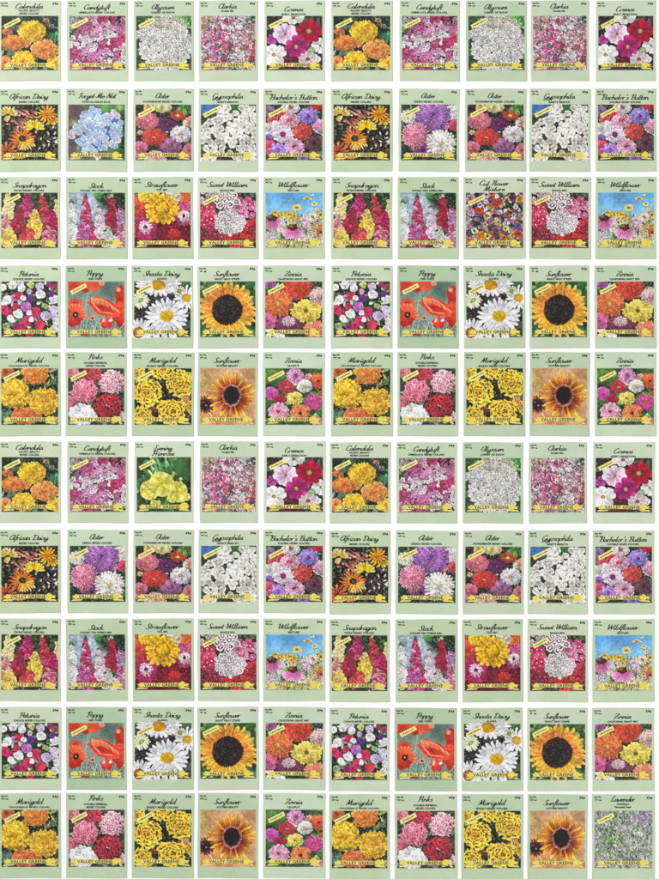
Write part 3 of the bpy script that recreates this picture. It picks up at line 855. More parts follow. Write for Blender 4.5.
def paint_strawflower(p):
    p.ground((60, 8, 16), (104, 16, 30), (40, 20, 16), 6)
    T = dict(rings=6, n=24, w=.11, rim=.6)
    p.pom(.03, .26, .2, (206, 50, 30), (170, 30, 36), 1.2, tip=(226, 90, 70), **T)
    p.pom(.93, .07, .17, (226, 80, 26), (236, 116, 40), .9, **T)
    p.pom(.7, .06, .14, (226, 206, 150), (246, 234, 206), .9, **T)
    p.pom(.25, .06, .2, (240, 160, 20), (250, 190, 50), .6, **T)
    p.pom(.68, .78, .29, (104, 10, 30), (84, 8, 26), .85, tip=(146, 28, 50), **T)
    p.pom(.72, .76, .13, (190, 30, 30), (160, 22, 32), .8, tip=(214, 64, 48), rings=4, n=16, w=.14)
    p.pom(.9, .38, .2, (190, 60, 110), (160, 26, 76), 1.15, tip=(214, 110, 150), **T)
    p.pom(.88, .42, .1, (250, 206, 224), (250, 214, 230), 1.1, tip=(255, 240, 246), rings=4, n=16, w=.15, core=(40, 20, 30), cr=.28)
    p.pom(.19, .64, .255, (190, 44, 110), (156, 16, 72), .98, tip=(190, 48, 104), **T)
    p.pom(.2, .62, .12, (244, 180, 214), (240, 160, 200), 1, tip=(255, 236, 246), rings=4, n=16, w=.14, core=(90, 60, 120), cr=.3)
    for k in range(3):
        p.daisy(.49, .29, .31 - k * .055, 17, .17, (226, 140, 10), (252, 204, 50), None, 0, .98, rim=.65, p=1.2, rimc=(130, 66, 0), rj=.1)
    p.blob(.49, .28, .135, .13, (150, 90, 8), (150, 84, 0))
    p.pom(.49, .28, .118, (240, 196, 20), (226, 160, 10), 1, tip=(246, 200, 40), rings=6, n=22, w=.1, rimc=(170, 110, 8))

def paint_sweet_william(p):
    p.ground((14, 24, 16), (38, 60, 40), (80, 104, 76), 8)
    p.leaves(20, [(60, 100, 60), (90, 130, 84), (30, 60, 36)], .16, .025)
    def cl(cx, cy, rx, ry, n, cols, r, cc, ring=None, rimc=(50, 10, 20)):
        pts = []
        for _ in range(n * 6):
            a = p.r.uniform(0, 6.28); f = math.sqrt(p.r.random())
            x, y = cx + rx * f * math.cos(a), cy + ry * f * math.sin(a)
            if all((x - q[0]) ** 2 + (y - q[1]) ** 2 > (r * 1.12) ** 2 for q in pts):
                pts.append((x, y))
            if len(pts) >= n:
                break
        for x, y in pts:
            c = p.r.choice(cols)
            p.floret(x, y, r, c, None, 5, .55, .6, rimc, .95, edge=tuple(min(255, v + 25) for v in c))
            if ring:
                p.blob(x, y, r * .56, r * .52, ring, ring, rough=.1)
                p.blob(x, y, r * .3, r * .28, cc, cc)
            elif cc:
                p.blob(x, y, r * .22, r * .2, cc, cc)
    cl(.05, .08, .1, .1, 6, [(226, 190, 200)], .045, (200, 80, 110))
    cl(.22, .03, .12, .05, 6, [(220, 200, 206)], .04, (160, 60, 90))
    cl(.95, .7, .17, .2, 26, [(170, 24, 46), (190, 36, 60), (140, 16, 36)], .055, (226, 90, 100))
    cl(.2, .78, .24, .18, 34, [(136, 20, 44), (112, 12, 34), (160, 40, 62)], .055, (220, 110, 130))
    cl(.66, .84, .22, .15, 30, [(206, 34, 36), (190, 26, 34), (220, 60, 50)], .055, (130, 10, 20))
    cl(.13, .42, .17, .2, 26, [(204, 44, 82), (216, 70, 104), (184, 26, 62)], .065, (246, 180, 196))
    cl(.8, .27, .2, .18, 28, [(214, 92, 140), (230, 140, 174), (196, 64, 116)], .062, (250, 214, 230))
    cl(.48, .15, .18, .15, 18, [(244, 236, 238), (236, 220, 226)], .068, (246, 236, 240), (110, 24, 50))
    cl(.54, .54, .27, .2, 70, [(250, 248, 248), (244, 240, 242)], .047, (250, 246, 248), (140, 96, 112), (104, 94, 98))
    for _ in range(6):
        p.floret(.5 + p.r.uniform(-.06, .06), .74 + p.r.uniform(-.03, .03), .03, (250, 248, 246), None)

def paint_wildflower(p):
    f = np.clip(p.Y * 1.9, 0, 1)[..., None]
    p.img[:] = A(92, 170, 232) * (1 - f) + A(164, 214, 240) * f
    p.wash(.5, 1.02, 1.3, .62, (190, 186, 120), .35, .85)
    for _ in range(330):
        x, y = p.r.random(), p.r.uniform(.42, 1.02)
        if y < .38 + .12 * abs(math.sin(x * 9)):
            continue
        c = p.r.choice([(96, 140, 84), (130, 170, 200), (70, 110, 60), (226, 214, 226), (244, 210, 100), (250, 236, 170), (150, 180, 130), (222, 170, 200), (250, 244, 240), (80, 110, 66)])
        a = p.r.uniform(-2.4, -.7)
        p.petal(x, y, a, 0, p.r.uniform(.05, .12), p.r.uniform(.008, .02), c, tuple(min(255, v + 24) for v in c), rim=.35)
    for x0, y0, x1, y1 in ((.78, .15, 1.0, .55), (.84, .2, .97, .5), (.55, .28, .62, .6), (.92, .3, .98, .6)):
        p.line(x0, y0, x1, y1, .014, (110, 140, 70))
    Yl = ((236, 186, 40), (252, 226, 120))
    for x, y, r in ((.17, .36, .06), (.28, .4, .07), (.36, .38, .07), (.42, .4, .08), (.23, .42, .06), (.45, .47, .08), (.5, .42, .05), (.56, .47, .05)):
        p.daisy(x, y, r, 10, .2, *Yl, (220, 120, 20), .3, .8)
    p.daisy(.74, .11, .085, 9, .2, (246, 190, 90), (254, 236, 190), (236, 160, 40), .3, .55, a0=-3.0, arc=3.4)
    p.daisy(.83, .06, .04, 6, .25, (250, 220, 150), (255, 240, 200), None, 0, 1, a0=-2.4, arc=2)
    p.daisy(.86, .2, .06, 8, .22, (240, 210, 130), (254, 240, 190), (220, 150, 40), .3, .8)
    p.daisy(.9, .3, .05, 8, .22, (246, 230, 150), (254, 246, 214), (220, 160, 40), .3, .8)
    p.daisy(.55, .27, .095, 11, .17, (250, 226, 110), (254, 244, 186), (220, 150, 30), .3, .75)
    p.daisy(.97, .4, .07, 9, .2, (240, 186, 50), (250, 220, 110), (150, 80, 20), .3, 1)
    p.daisy(.83, .44, .1, 11, .18, (246, 226, 200), (254, 246, 236), (236, 160, 40), .3, .95)
    p.daisy(.68, .5, .09, 11, .17, (226, 190, 216), (250, 236, 246), (230, 170, 120), .2, .8)
    p.daisy(.72, .58, .08, 10, .18, (230, 180, 210), (250, 226, 240), None, 0, .9)
    p.daisy(.92, .6, .1, 12, .18, (240, 150, 30), (252, 190, 70), (190, 80, 20), .3, .8)
    p.daisy(.88, .73, .09, 10, .2, (190, 70, 40), (226, 120, 70), (110, 30, 20), .3, .8)
    p.daisy(.97, .72, .08, 10, .2, (200, 80, 50), (236, 140, 90), (110, 30, 20), .3, .8)
    p.daisy(.06, .8, .11, 10, .2, (226, 200, 226), (248, 240, 250), None, 0, 1)
    p.daisy(.64, .82, .1, 14, .13, (246, 240, 236), (255, 254, 252), (240, 180, 60), .3, .7)
    p.daisy(.86, .9, .11, 13, .15, (246, 220, 90), (254, 240, 150), (236, 180, 40), .25, .7)
    p.daisy(.16, .9, .11, 13, .15, (246, 226, 120), (254, 244, 180), (236, 180, 40), .25, .6)
    p.leaves(8, [(50, 80, 44), (90, 120, 80)], .14, .02, (.15, .72, .5, .9))
    for _ in range(26):
        x, y = p.r.uniform(0, 1), p.r.uniform(.5, .98)
        p.daisy(x, y, p.r.uniform(.03, .055), 8, .2, (240, 214, 150), p.r.choice([(254, 240, 180), (254, 252, 248), (250, 226, 240)]), (226, 160, 50), .3, .8)
    def cone(x, y, r):
        for k in range(13):
            a = .25 + 2.65 * k / 12
            p.petal(x, y + .02, a, r * .2, r * p.r.uniform(1.3, 1.55), r * .15, (196, 90, 150), (244, 200, 226), 1, .5, 1.4, .1, (110, 30, 70))
        p.blob(x, y, r * .58, r * .4, (96, 40, 24), (50, 20, 22), grain=.5, rough=.1)
        p.blob(x - r * .2, y - r * .16, r * .3, r * .16, (206, 116, 36), (120, 56, 26), -.3, grain=.5, rough=.15)
    cone(.11, .46, .15); cone(.48, .63, .15)

def paint_cut_flower(p):
    p.ground((22, 26, 24), (66, 76, 60), (130, 130, 120), 12)
    p.leaves(40, [(70, 96, 64), (50, 70, 56), (120, 130, 110)], .1, .018)
    cols = [(220, 110, 60), (240, 236, 232), (150, 120, 190), (226, 170, 190), (200, 50, 70), (240, 220, 130), (200, 200, 210), (110, 80, 150), (236, 150, 70), (180, 60, 120), (226, 226, 226), (60, 70, 90)]
    for _ in range(330):
        x, y = p.r.uniform(0, 1), p.r.uniform(0, 1)
        c = p.r.choice(cols)
        p.floret(x, y, p.r.uniform(.022, .038), c, None, 5, .5, .6, (26, 22, 26))
    B = [(.08,.1,.08,(230,160,170),(190,70,90)),(.36,.04,.06,(240,236,240),(40,30,40)),(.45,.02,.05,(220,90,80),(150,40,40)),(.53,.19,.095,(222,74,44),(190,60,40)),(.95,.12,.075,(244,150,40),(226,110,30)),(.82,.1,.06,(130,40,90),(90,20,60)),
         (.66,.12,.05,(206,150,130),(120,40,40)),(.23,.3,.08,(220,80,50),(190,50,36)),(.37,.43,.085,(250,214,170),(226,96,40)),(.1,.36,.07,(236,190,220),(220,140,190)),(.88,.27,.05,(246,246,250),(220,220,226)),(.84,.41,.05,(240,240,246),(120,120,130)),
         (.6,.36,.045,(244,214,226),(220,150,180)),(.5,.35,.045,(236,140,160),(206,90,120)),(.55,.53,.055,(250,240,150),(90,70,30)),(.72,.4,.06,(200,110,90),(150,60,50)),(.43,.64,.055,(120,90,180),(70,40,130)),(.57,.65,.05,(140,90,180),(240,220,240)),(.9,.62,.055,(116,84,170),(60,40,110)),
         (.7,.64,.06,(246,226,130),(100,60,40)),(.26,.78,.095,(248,160,50),(240,120,40)),(.38,.78,.07,(250,224,90),(60,40,20)),(.15,.68,.06,(250,246,214),(80,110,60)),(.05,.62,.06,(230,190,206),(190,120,150)),(.68,.8,.06,(230,140,80),(190,70,40)),(.82,.76,.06,(250,226,120),(120,130,60)),(.92,.74,.07,(226,90,60),(180,40,30)),
         (.05,.86,.09,(246,150,100),(226,100,50)),(.34,.58,.05,(240,230,140),(110,130,60)),(.8,.52,.05,(206,110,160),(160,60,110)),(.25,.22,.05,(226,220,236),(140,130,160)),(.97,.4,.05,(200,170,150),(140,110,90))]
    for x, y, r, c, cc in B:
        p.daisy(x, y, r, 11, .24, tuple(np.array(c) * .85), c, cc, .36, .9, rim=.6, jit=.06)

def paint_petunia(p):
    p.ground((14, 18, 14), (44, 58, 40), (120, 140, 100), 9)
    p.leaves(90, [(100, 130, 84), (70, 100, 60), (170, 180, 140), (40, 64, 40), (200, 206, 176)], .1, .02)
    Wt, Lc, Pk, Pu, Vi, Ye = (250, 248, 246), (214, 196, 234), (214, 44, 100), (104, 40, 140), (190, 110, 206), (206, 214, 130)
    B = [(.03,.1,.07,Wt),(.2,.06,.075,Wt),(.34,.05,.065,Lc),(.36,.12,.07,Wt),(.52,.06,.06,Ye),(.85,.06,.05,(150,40,110)),(.95,.1,.06,(150,60,80)),(.68,.1,.078,Lc),(.7,.24,.085,Wt),(.93,.32,.085,Wt),(.89,.22,.055,Pu),(.5,.18,.05,(226,190,214)),
         (.1,.33,.085,Wt),(.05,.4,.06,Wt),(.24,.3,.06,(206,130,200)),(.31,.25,.075,(214,50,84)),(.39,.3,.05,Wt),(.51,.31,.07,Pu),(.43,.45,.085,Vi),(.26,.44,.065,(206,60,96)),(.05,.5,.085,Pk),(.14,.58,.07,Pk),(.6,.56,.1,Pk),(.3,.58,.085,Wt),
         (.5,.56,.05,Wt),(.16,.66,.06,Wt),(.79,.62,.085,Lc),(.93,.52,.08,Lc),(.93,.63,.07,Lc),(.98,.72,.07,Wt),(.47,.7,.085,Pk),(.68,.77,.085,(220,56,90)),(.38,.79,.08,Pk),(.53,.68,.045,Wt),(.2,.7,.04,Wt),(.93,.86,.08,Wt),(.27,.82,.07,(170,40,120)),(.5,.92,.08,(206,50,80)),(.78,.45,.05,(160,190,130)),(.08,.8,.06,(150,170,120))]
    for x, y, r, c in B:
        dk = tuple(np.array(c) * (.55 if c not in (Wt, Lc, Ye) else .8))
        p.floret(x, y, r, c, None, 5, .6, .42, (40, 38, 36), .95)
        p.blob(x, y, r * .34, r * .3, dk, c)
        if p.r.random() < .7:
            p.blob(x, y, r * .13, r * .12, (50, 40, 50), (50, 40, 50))

def paint_poppy(p):
    p.ground((112, 138, 126), (134, 158, 142), (96, 122, 114), 4, 1.4)
    p.wash(.72, .15, .25, .25, (92, 120, 108), .8)
    R, Lt, D = (228, 76, 38), (250, 146, 108), (166, 30, 16)
    for _ in range(46):
        x = p.r.uniform(0, 1)
        p.line(x, 1.0, x + p.r.uniform(-.2, .2), p.r.uniform(.6, .82), .008, p.r.choice([(170, 190, 176), (130, 156, 140), (60, 84, 76), (200, 210, 196)]), .8)
    p.line(.36, .17, .27, .8, .014, (160, 180, 150)); p.line(.4, .25, .34, 1, .01, (70, 92, 80)); p.line(.29, .5, .2, .9, .01, (180, 190, 170))
    # blurred blooms at the top edge
    p.blob(.1, .08, .18, .15, (200, 44, 30), R, .2, soft=.25, rough=.06); p.blob(.42, .06, .2, .12, R, (236, 96, 70), .1, soft=.2, rough=.1); p.blob(.3, .14, .1, .07, D, (196, 40, 26), .3, soft=.4)
    p.blob(.6, .03, .06, .05, Lt, (240, 160, 140), .2, soft=.3)
    # right-hand blooms
    p.blob(.93, .2, .1, .13, (226, 70, 50), (206, 40, 26), .3, rough=.06); p.blob(.9, .15, .05, .055, (250, 196, 180), Lt, .4, soft=.4)
    p.blob(.97, .55, .17, .27, R, (190, 30, 20), .1, rough=.06); p.blob(.93, .42, .08, .07, (236, 86, 60), R, .2, soft=.4)
    # left bloom with its dark eye
    p.blob(.08, .58, .21, .23, R, (190, 32, 20), .2, rough=.05)
    p.blob(.13, .4, .13, .09, (236, 100, 76), R, .1, rough=.08); p.blob(.12, .38, .07, .03, D, R, .1, soft=.3)
    for k in range(9):
        a = -2.2 + k * .32
        p.petal(.13, .6, a, .06, .21, .022, R, Lt, 1, .2, 1.3, .1, D)
    p.blob(.13, .6, .055, .06, (20, 14, 18), (50, 20, 20), .4, grain=.3); p.blob(.13, .6, .018, .02, (190, 190, 180), (80, 80, 70))
    # the open bowl in the middle
    p.blob(.52, .5, .12, .1, (236, 140, 110), (240, 120, 90), 1.0, soft=.3)
    p.blob(.64, .46, .28, .15, (196, 36, 22), R, .45, rough=.05)
    p.blob(.66, .42, .22, .1, D, (210, 46, 28), .45, soft=.2)
    for k in range(15):
        t = k / 14
        x, y = .42 + .44 * t, .3 + .2 * t - .06 * math.sin(3.14 * t)
        p.petal(x, y, 1.4 - .5 * t, -.02, .13, .02, Lt, R, 1, .25, 1.0, .12, D)
    p.blob(.6, .47, .1, .06, (180, 26, 18), (206, 44, 28), .5, soft=.4)
    for k in range(12):
        t = k / 11
        x, y = .4 + .46 * t, .4 + .2 * t + .06 * math.sin(3.14 * t)
        p.petal(x, y, .5, -.06, .06, .028, (230, 66, 42), (240, 96, 70), 1, .2, 1.0, .1, D)
    p.line(.43, .38, .58, .55, .016, (250, 170, 150)); p.line(.58, .55, .8, .58, .014, (250, 150, 120))
    # small buds and a half-open bloom lower down
    p.blob(.41, .66, .07, .045, (226, 90, 66), (236, 150, 130), .3, soft=.3); p.blob(.44, .66, .03, .015, (40, 16, 14), (90, 30, 20))
    p.blob(.69, .74, .11, .1, (226, 66, 46), (206, 40, 30), .3, rough=.12); p.blob(.64, .7, .03, .05, (250, 200, 190), Lt, .5, soft=.4); p.blob(.76, .7, .035, .025, (236, 236, 226), (190, 190, 180), -.6)
    p.line(.85, .95, 1, .75, .012, (206, 216, 206))
    p.blob(.3, .95, .1, .03, (190, 50, 36), (140, 70, 56), 0, soft=.4)

def paint_shasta(p):
    p.ground((14, 14, 18), (36, 34, 40), (70, 84, 66), 6)
    p.blob(.9, .03, .12, .07, (60, 110, 70), (40, 76, 50), grain=.2)
    p.blob(.55, .27, .07, .05, (130, 80, 150), (90, 60, 110), rough=.15)
    p.blob(.4, .25, .06, .07, (66, 84, 76), (46, 60, 54))
    Wc = ((232, 233, 238), (255, 255, 255)); gr = (130, 130, 138)
    p.over = True
    p.daisy(.08, .92, .27, 20, .1, (220, 216, 220), (252, 252, 252), (226, 140, 40), .38, .95, rimc=gr)
    p.daisy(.43, .06, .38, 24, .085, *Wc, (222, 170, 20), .33, .55, rimc=gr, cc2=(190, 130, 10))
    p.over = False
    p.daisy(.12, .34, .155, 18, .12, (214, 222, 170), (244, 246, 226), (190, 206, 130), .3, .95, rimc=(120, 130, 90))
    p.over = True
    p.daisy(.93, .29, .23, 18, .1, *Wc, (226, 180, 30), .36, .95, rimc=gr, cc2=(196, 140, 10))
    p.over = False
    p.daisy(.8, .17, .11, 12, .14, (224, 232, 190), (246, 248, 230), (190, 200, 120), .35, .9, rimc=(120, 130, 90))
    p.daisy(.58, .63, .385, 22, .088, (226, 228, 234), (255, 255, 255), None, 0, .88, rim=.7, rimc=(104, 104, 112), rj=.05, vein=.12)
    p.daisy(.58, .63, .36, 11, .095, (232, 234, 238), (255, 255, 255), None, 0, .88, rim=.5, rimc=(140, 140, 148), rj=.06, vein=.1)
    p.blob(.58, .625, .122, .108, (214, 160, 14), (226, 182, 30), grain=.2)
    p.blob(.57, .6, .05, .03, (236, 200, 60), (220, 176, 30), grain=.2); p.blob(.585, .6, .018, .014, (150, 110, 20), (190, 140, 20))
    p.over = True
    for x in np.linspace(.26, .72, 7):
        p.petal(x, .93, 1.4 + p.r.uniform(-.4, .4), 0, .1, .035, (226, 228, 232), (250, 250, 250), 1, .3, 1.2, .05, gr)
    p.over = False

def paint_sunflower(p):
    p.ground((24, 50, 24), (70, 120, 60), (120, 160, 90), 5)
    p.leaves(22, [(80, 140, 70), (50, 100, 50), (120, 170, 100)], .24, .06)
    p.blob(.98, .7, .1, .2, (10, 16, 30), (20, 40, 26), soft=.4)
    for k, (r, n, c0, c1) in enumerate(((.53, 28, (240, 150, 34), (252, 204, 80)), (.5, 28, (242, 150, 44), (250, 190, 66)), (.46, 26, (240, 128, 48), (248, 172, 64)), (.41, 26, (238, 116, 46), (252, 166, 66)))):
        p.daisy(.49, .51, r, n, .085, c0, c1, None, 0, .93, rim=.42, p=1.25, rimc=(176, 92, 14), rj=.07, r0=.3, vein=.16)
    for k in range(16):
        a = .2 + 2.7 * k / 15
        p.petal(.49, .53, a, .24, .42, .034, (244, 168, 40), (252, 208, 84), .93, .45, 1.2, .1, (140, 80, 6))
    p.blob(.49, .51, .275, .265, (16, 12, 14), (40, 22, 20), grain=.35, rough=.012)
    for k in range(170):
        f = math.sqrt(p.r.random()); a = p.r.uniform(0, 6.28)
        p.blob(.49 + .27 * f * math.cos(a), .51 + .26 * f * math.sin(a), .008, .008, p.r.choice([(50, 32, 30), (34, 30, 26), (60, 44, 30), (20, 14, 18)]), (24, 18, 18))
    for k in range(46):
        a = 6.2832 * k / 46
        p.blob(.49 + .278 * math.cos(a), .51 + .268 * math.sin(a), .014, .012, (60, 28, 22), (30, 16, 14), a)

def paint_zinnia_california(p):
    p.ground((18, 20, 18), (48, 60, 40), None, 7)
    p.leaves(16, [(90, 130, 70), (60, 90, 50), (220, 226, 214)], .14, .02, (.0, .0, 1, .3))
    T = dict(rings=8, n=34, w=.085, rim=.55)
    p.pom(.08, .05, .11, (150, 70, 150), (190, 120, 190), .6, **T)
    p.pom(.93, .28, .17, (200, 120, 110), (226, 170, 170), 1.05, tip=(246, 220, 220), **T)
    p.pom(.04, .7, .17, (190, 30, 110), (206, 60, 130), 1, tip=(236, 130, 180), **T)
    p.pom(.42, .76, .25, (110, 30, 60), (100, 34, 66), .66, tip=(136, 66, 96), **T)
    p.pom(.4, .72, .12, (196, 150, 160), (206, 170, 180), .8, tip=(240, 216, 220), rings=5, n=20, w=.09, core=(226, 170, 100))
    p.pom(.86, .86, .19, (220, 70, 50), (232, 104, 76), .85, tip=(246, 160, 130), core=(250, 190, 70), **T)
    p.pom(.56, .11, .26, (196, 26, 26), (216, 48, 36), .82, tip=(236, 92, 66), core=(230, 120, 60), cr=.12, **T)
    p.pom(.23, .39, .26, (232, 96, 28), (234, 90, 40), .92, tip=(248, 138, 86), core=(226, 180, 80), cr=.2, **T)
    p.pom(.72, .53, .275, (244, 190, 30), (252, 210, 50), .76, tip=(255, 234, 120), core=(120, 120, 70), cr=.13, rimc=(150, 100, 20), **T)
    p.over = True
    for x, y, r in ((.04, .88, .05), (.1, .88, .06), (.06, .96, .06), (.2, .96, .06), (.3, .99, .05)):
        p.blob(x, y, r, r * .7, (252, 252, 246), (236, 238, 226), rough=.08)
    p.over = False

def paint_marigold_crackerjack(p):
    p.ground((12, 14, 12), (34, 46, 32), None, 7)
    p.leaves(14, [(110, 130, 80), (180, 180, 120), (60, 90, 56)], .2, .022, (.78, .0, 1, .35))
    p.leaves(8, [(70, 100, 80), (100, 130, 100)], .22, .04, (0, .75, .15, 1))
    T = dict(rings=10, n=38, w=.085, rim=.55, jit=.2)
    p.pom(.08, .06, .15, (210, 90, 40), (226, 130, 80), .8, **T)
    p.pom(.6, .09, .24, (224, 92, 20), (240, 128, 36), .85, tip=(250, 160, 76), **T)
    p.pom(.9, .92, .12, (226, 150, 60), (240, 190, 110), .6, **T)
    p.pom(.44, .84, .27, (226, 80, 30), (238, 110, 50), .6, tip=(248, 144, 84), **T)
    p.pom(.76, .58, .275, (242, 132, 14), (252, 172, 24), .88, tip=(255, 202, 70), **T)
    p.pom(.23, .45, .3, (244, 160, 8), (250, 182, 20), .9, tip=(255, 206, 66), **T)

def paint_pinks(p):
    p.ground((26, 20, 22), (66, 70, 56), (130, 140, 120), 8)
    p.leaves(20, [(110, 140, 110), (150, 160, 140), (60, 84, 60)], .14, .02)
    p.ruffle(.08, .08, .15, [(226, 110, 120), (210, 80, 100)], (244, 170, 176), 26, .9, .3, (120, 30, 46))
    p.ruffle(.44, .1, .19, [(172, 26, 46), (186, 46, 64)], (206, 82, 98), 34, .85, .28, (80, 8, 20))
    p.ruffle(.03, .62, .14, [(220, 90, 110), (206, 70, 96)], (240, 150, 160), 24, 1, .3, (110, 20, 40))
    p.ruffle(.96, .86, .1, [(226, 190, 200), (210, 150, 170)], (246, 226, 230), 18, 1.1, .34, (90, 60, 60))
    p.ruffle(.79, .24, .25, [(214, 116, 134), (222, 146, 162), (186, 50, 76)], (244, 208, 216), 52, .92, .24, (130, 30, 50))
    p.ruffle(.29, .4, .25, [(206, 70, 98), (214, 90, 116), (190, 44, 78)], (236, 150, 168), 52, .92, .25, (140, 20, 50))
    p.ruffle(.71, .68, .27, [(150, 18, 40), (166, 28, 46), (130, 10, 30)], (190, 56, 70), 54, .92, .25, (60, 2, 12), core=(60, 10, 20))
    p.blob(.69, .65, .02, .02, (240, 200, 200), (200, 120, 130)); p.blob(.73, .67, .014, .02, (236, 180, 190), (200, 120, 130))
    p.daisy(.26, .82, .25, 16, .22, (226, 226, 226), (254, 254, 254), None, 0, .78, rim=.5, rimc=(130, 130, 126))
    p.daisy(.26, .8, .16, 11, .24, (236, 236, 236), (254, 254, 254), None, 0, .75, rim=.35, rimc=(170, 170, 166))

def paint_marigold_sparky(p):
    p.ground((10, 12, 10), (34, 40, 30), (80, 86, 70), 7)
    p.leaves(20, [(56, 76, 52), (96, 104, 90), (36, 50, 36)], .16, .014)
    def sparky(cx, cy, r, sq=.95, red=.5):
        p.blob(cx, cy, r * .9, r * .9 * sq, (80, 40, 8), (60, 26, 8))
        for ring, (f, n) in enumerate(((.98, 11), (.7, 9), (.44, 6), (.18, 4))):
            a0 = p.r.uniform(0, 6.28)
            for q in range(n):
                a = a0 + 6.2832 * (q + p.r.uniform(-.2, .2)) / n
                x, y = cx + math.cos(a) * r * f * .8 + p.r.uniform(-.09, .09) * r, cy + math.sin(a) * r * f * .8 * sq + p.r.uniform(-.09, .09) * r
                rr = r * (.33 - .03 * ring) * p.r.uniform(.8, 1.25)
                dk = (104, 30, 8) if p.r.random() < red + .2 else (176, 100, 10)
                p.blob(x, y, rr * 1.06, rr * .68, (60, 30, 4), (50, 22, 4), a + 1.57, rough=.14)
                p.blob(x, y, rr, rr * .62, (246, 184, 26), (253, 216, 84), a + 1.57, rough=.14)
                p.blob(x - math.cos(a) * rr * .2, y - math.sin(a) * rr * .2, rr * .66, rr * .36, dk, (232, 170, 24), a + 1.57, rough=.12)
    p.blob(.33, .72, .08, .07, (120, 44, 40), (90, 30, 24), grain=.3); p.blob(.35, .7, .04, .03, (180, 110, 90), (120, 50, 40))
    p.blob(.89, .56, .09, .09, (150, 76, 44), (196, 130, 70), .5, grain=.3)
    for k in range(4):
        p.line(.83 + .035 * k, .5, .86 + .03 * k, .62, .012, (226, 180, 120))
    sparky(.05, .1, .13, 1.1, .3); sparky(.5, .02, .24, .55, .6); sparky(1.0, .7, .1, 1.3, .2)
    sparky(.14, .86, .2, .85, .4); sparky(.66, .77, .26, .92, .7); sparky(.79, .26, .26, .92, .6); sparky(.22, .42, .255, 1.0, .35)

def paint_sunflower_autumn(p):
    p.ground((196, 140, 92), (222, 178, 136), (186, 122, 74), 3, 1.6)
    p.wash(.05, .2, .2, .4, (206, 180, 104), .9, .7); p.wash(.6, .05, .3, .2, (218, 182, 150), .9, .8); p.wash(.9, .1, .3, .25, (190, 138, 96), .9, .8); p.wash(.4, .9, .4, .2, (206, 124, 66), .8, .7)
    for x0, x1 in ((.14, .24), (.4, .47), (.46, .44)):
        p.line(x0, .72, x1, .9, .022, (226, 200, 160)); p.line(x0 + .015, .72, x1 + .02, .9, .008, (150, 110, 70))
    p.daisy(.1, .64, .165, 18, .1, (60, 14, 20), (140, 56, 40), None, 0, .95, rimc=(40, 10, 10))
    p.blob(.1, .65, .09, .085, (26, 14, 24), (50, 20, 24), grain=.4, rough=.1)
    p.blob(.12, .66, .026, .024, (170, 150, 190), (90, 70, 100), grain=.3); p.blob(.05, .6, .014, .014, (170, 120, 130), (90, 60, 70))
    p.daisy(.58, .48, .42, 21, .082, (230, 130, 30), (254, 206, 70), None, 0, 1.0, rim=.7, p=1.2, rimc=(130, 60, 14), rj=.1, r0=.3)
    p.daisy(.58, .48, .37, 17, .08, (134, 30, 16), (252, 190, 64), None, 0, 1.0, rim=.6, p=1.1, rimc=(110, 36, 10), rj=.12, r0=.3)
    for k in range(9):
        a = .2 + 2.6 * k / 8
        p.petal(.58, .48, a, .14, .34, .022, (110, 24, 20), (230, 120, 40), 1, .4, 1.3, .15, (70, 16, 10))
    for k in range(40):
        a = 6.2832 * k / 40
        p.petal(.57, .48, a, .12, .175 + p.r.uniform(-.015, .015), .013, (120, 50, 40), (240, 186, 160), 1.12, .3, 1.3, .15, (90, 30, 20))
    p.blob(.57, .475, .132, .158, (14, 10, 14), (30, 16, 18), grain=.5)

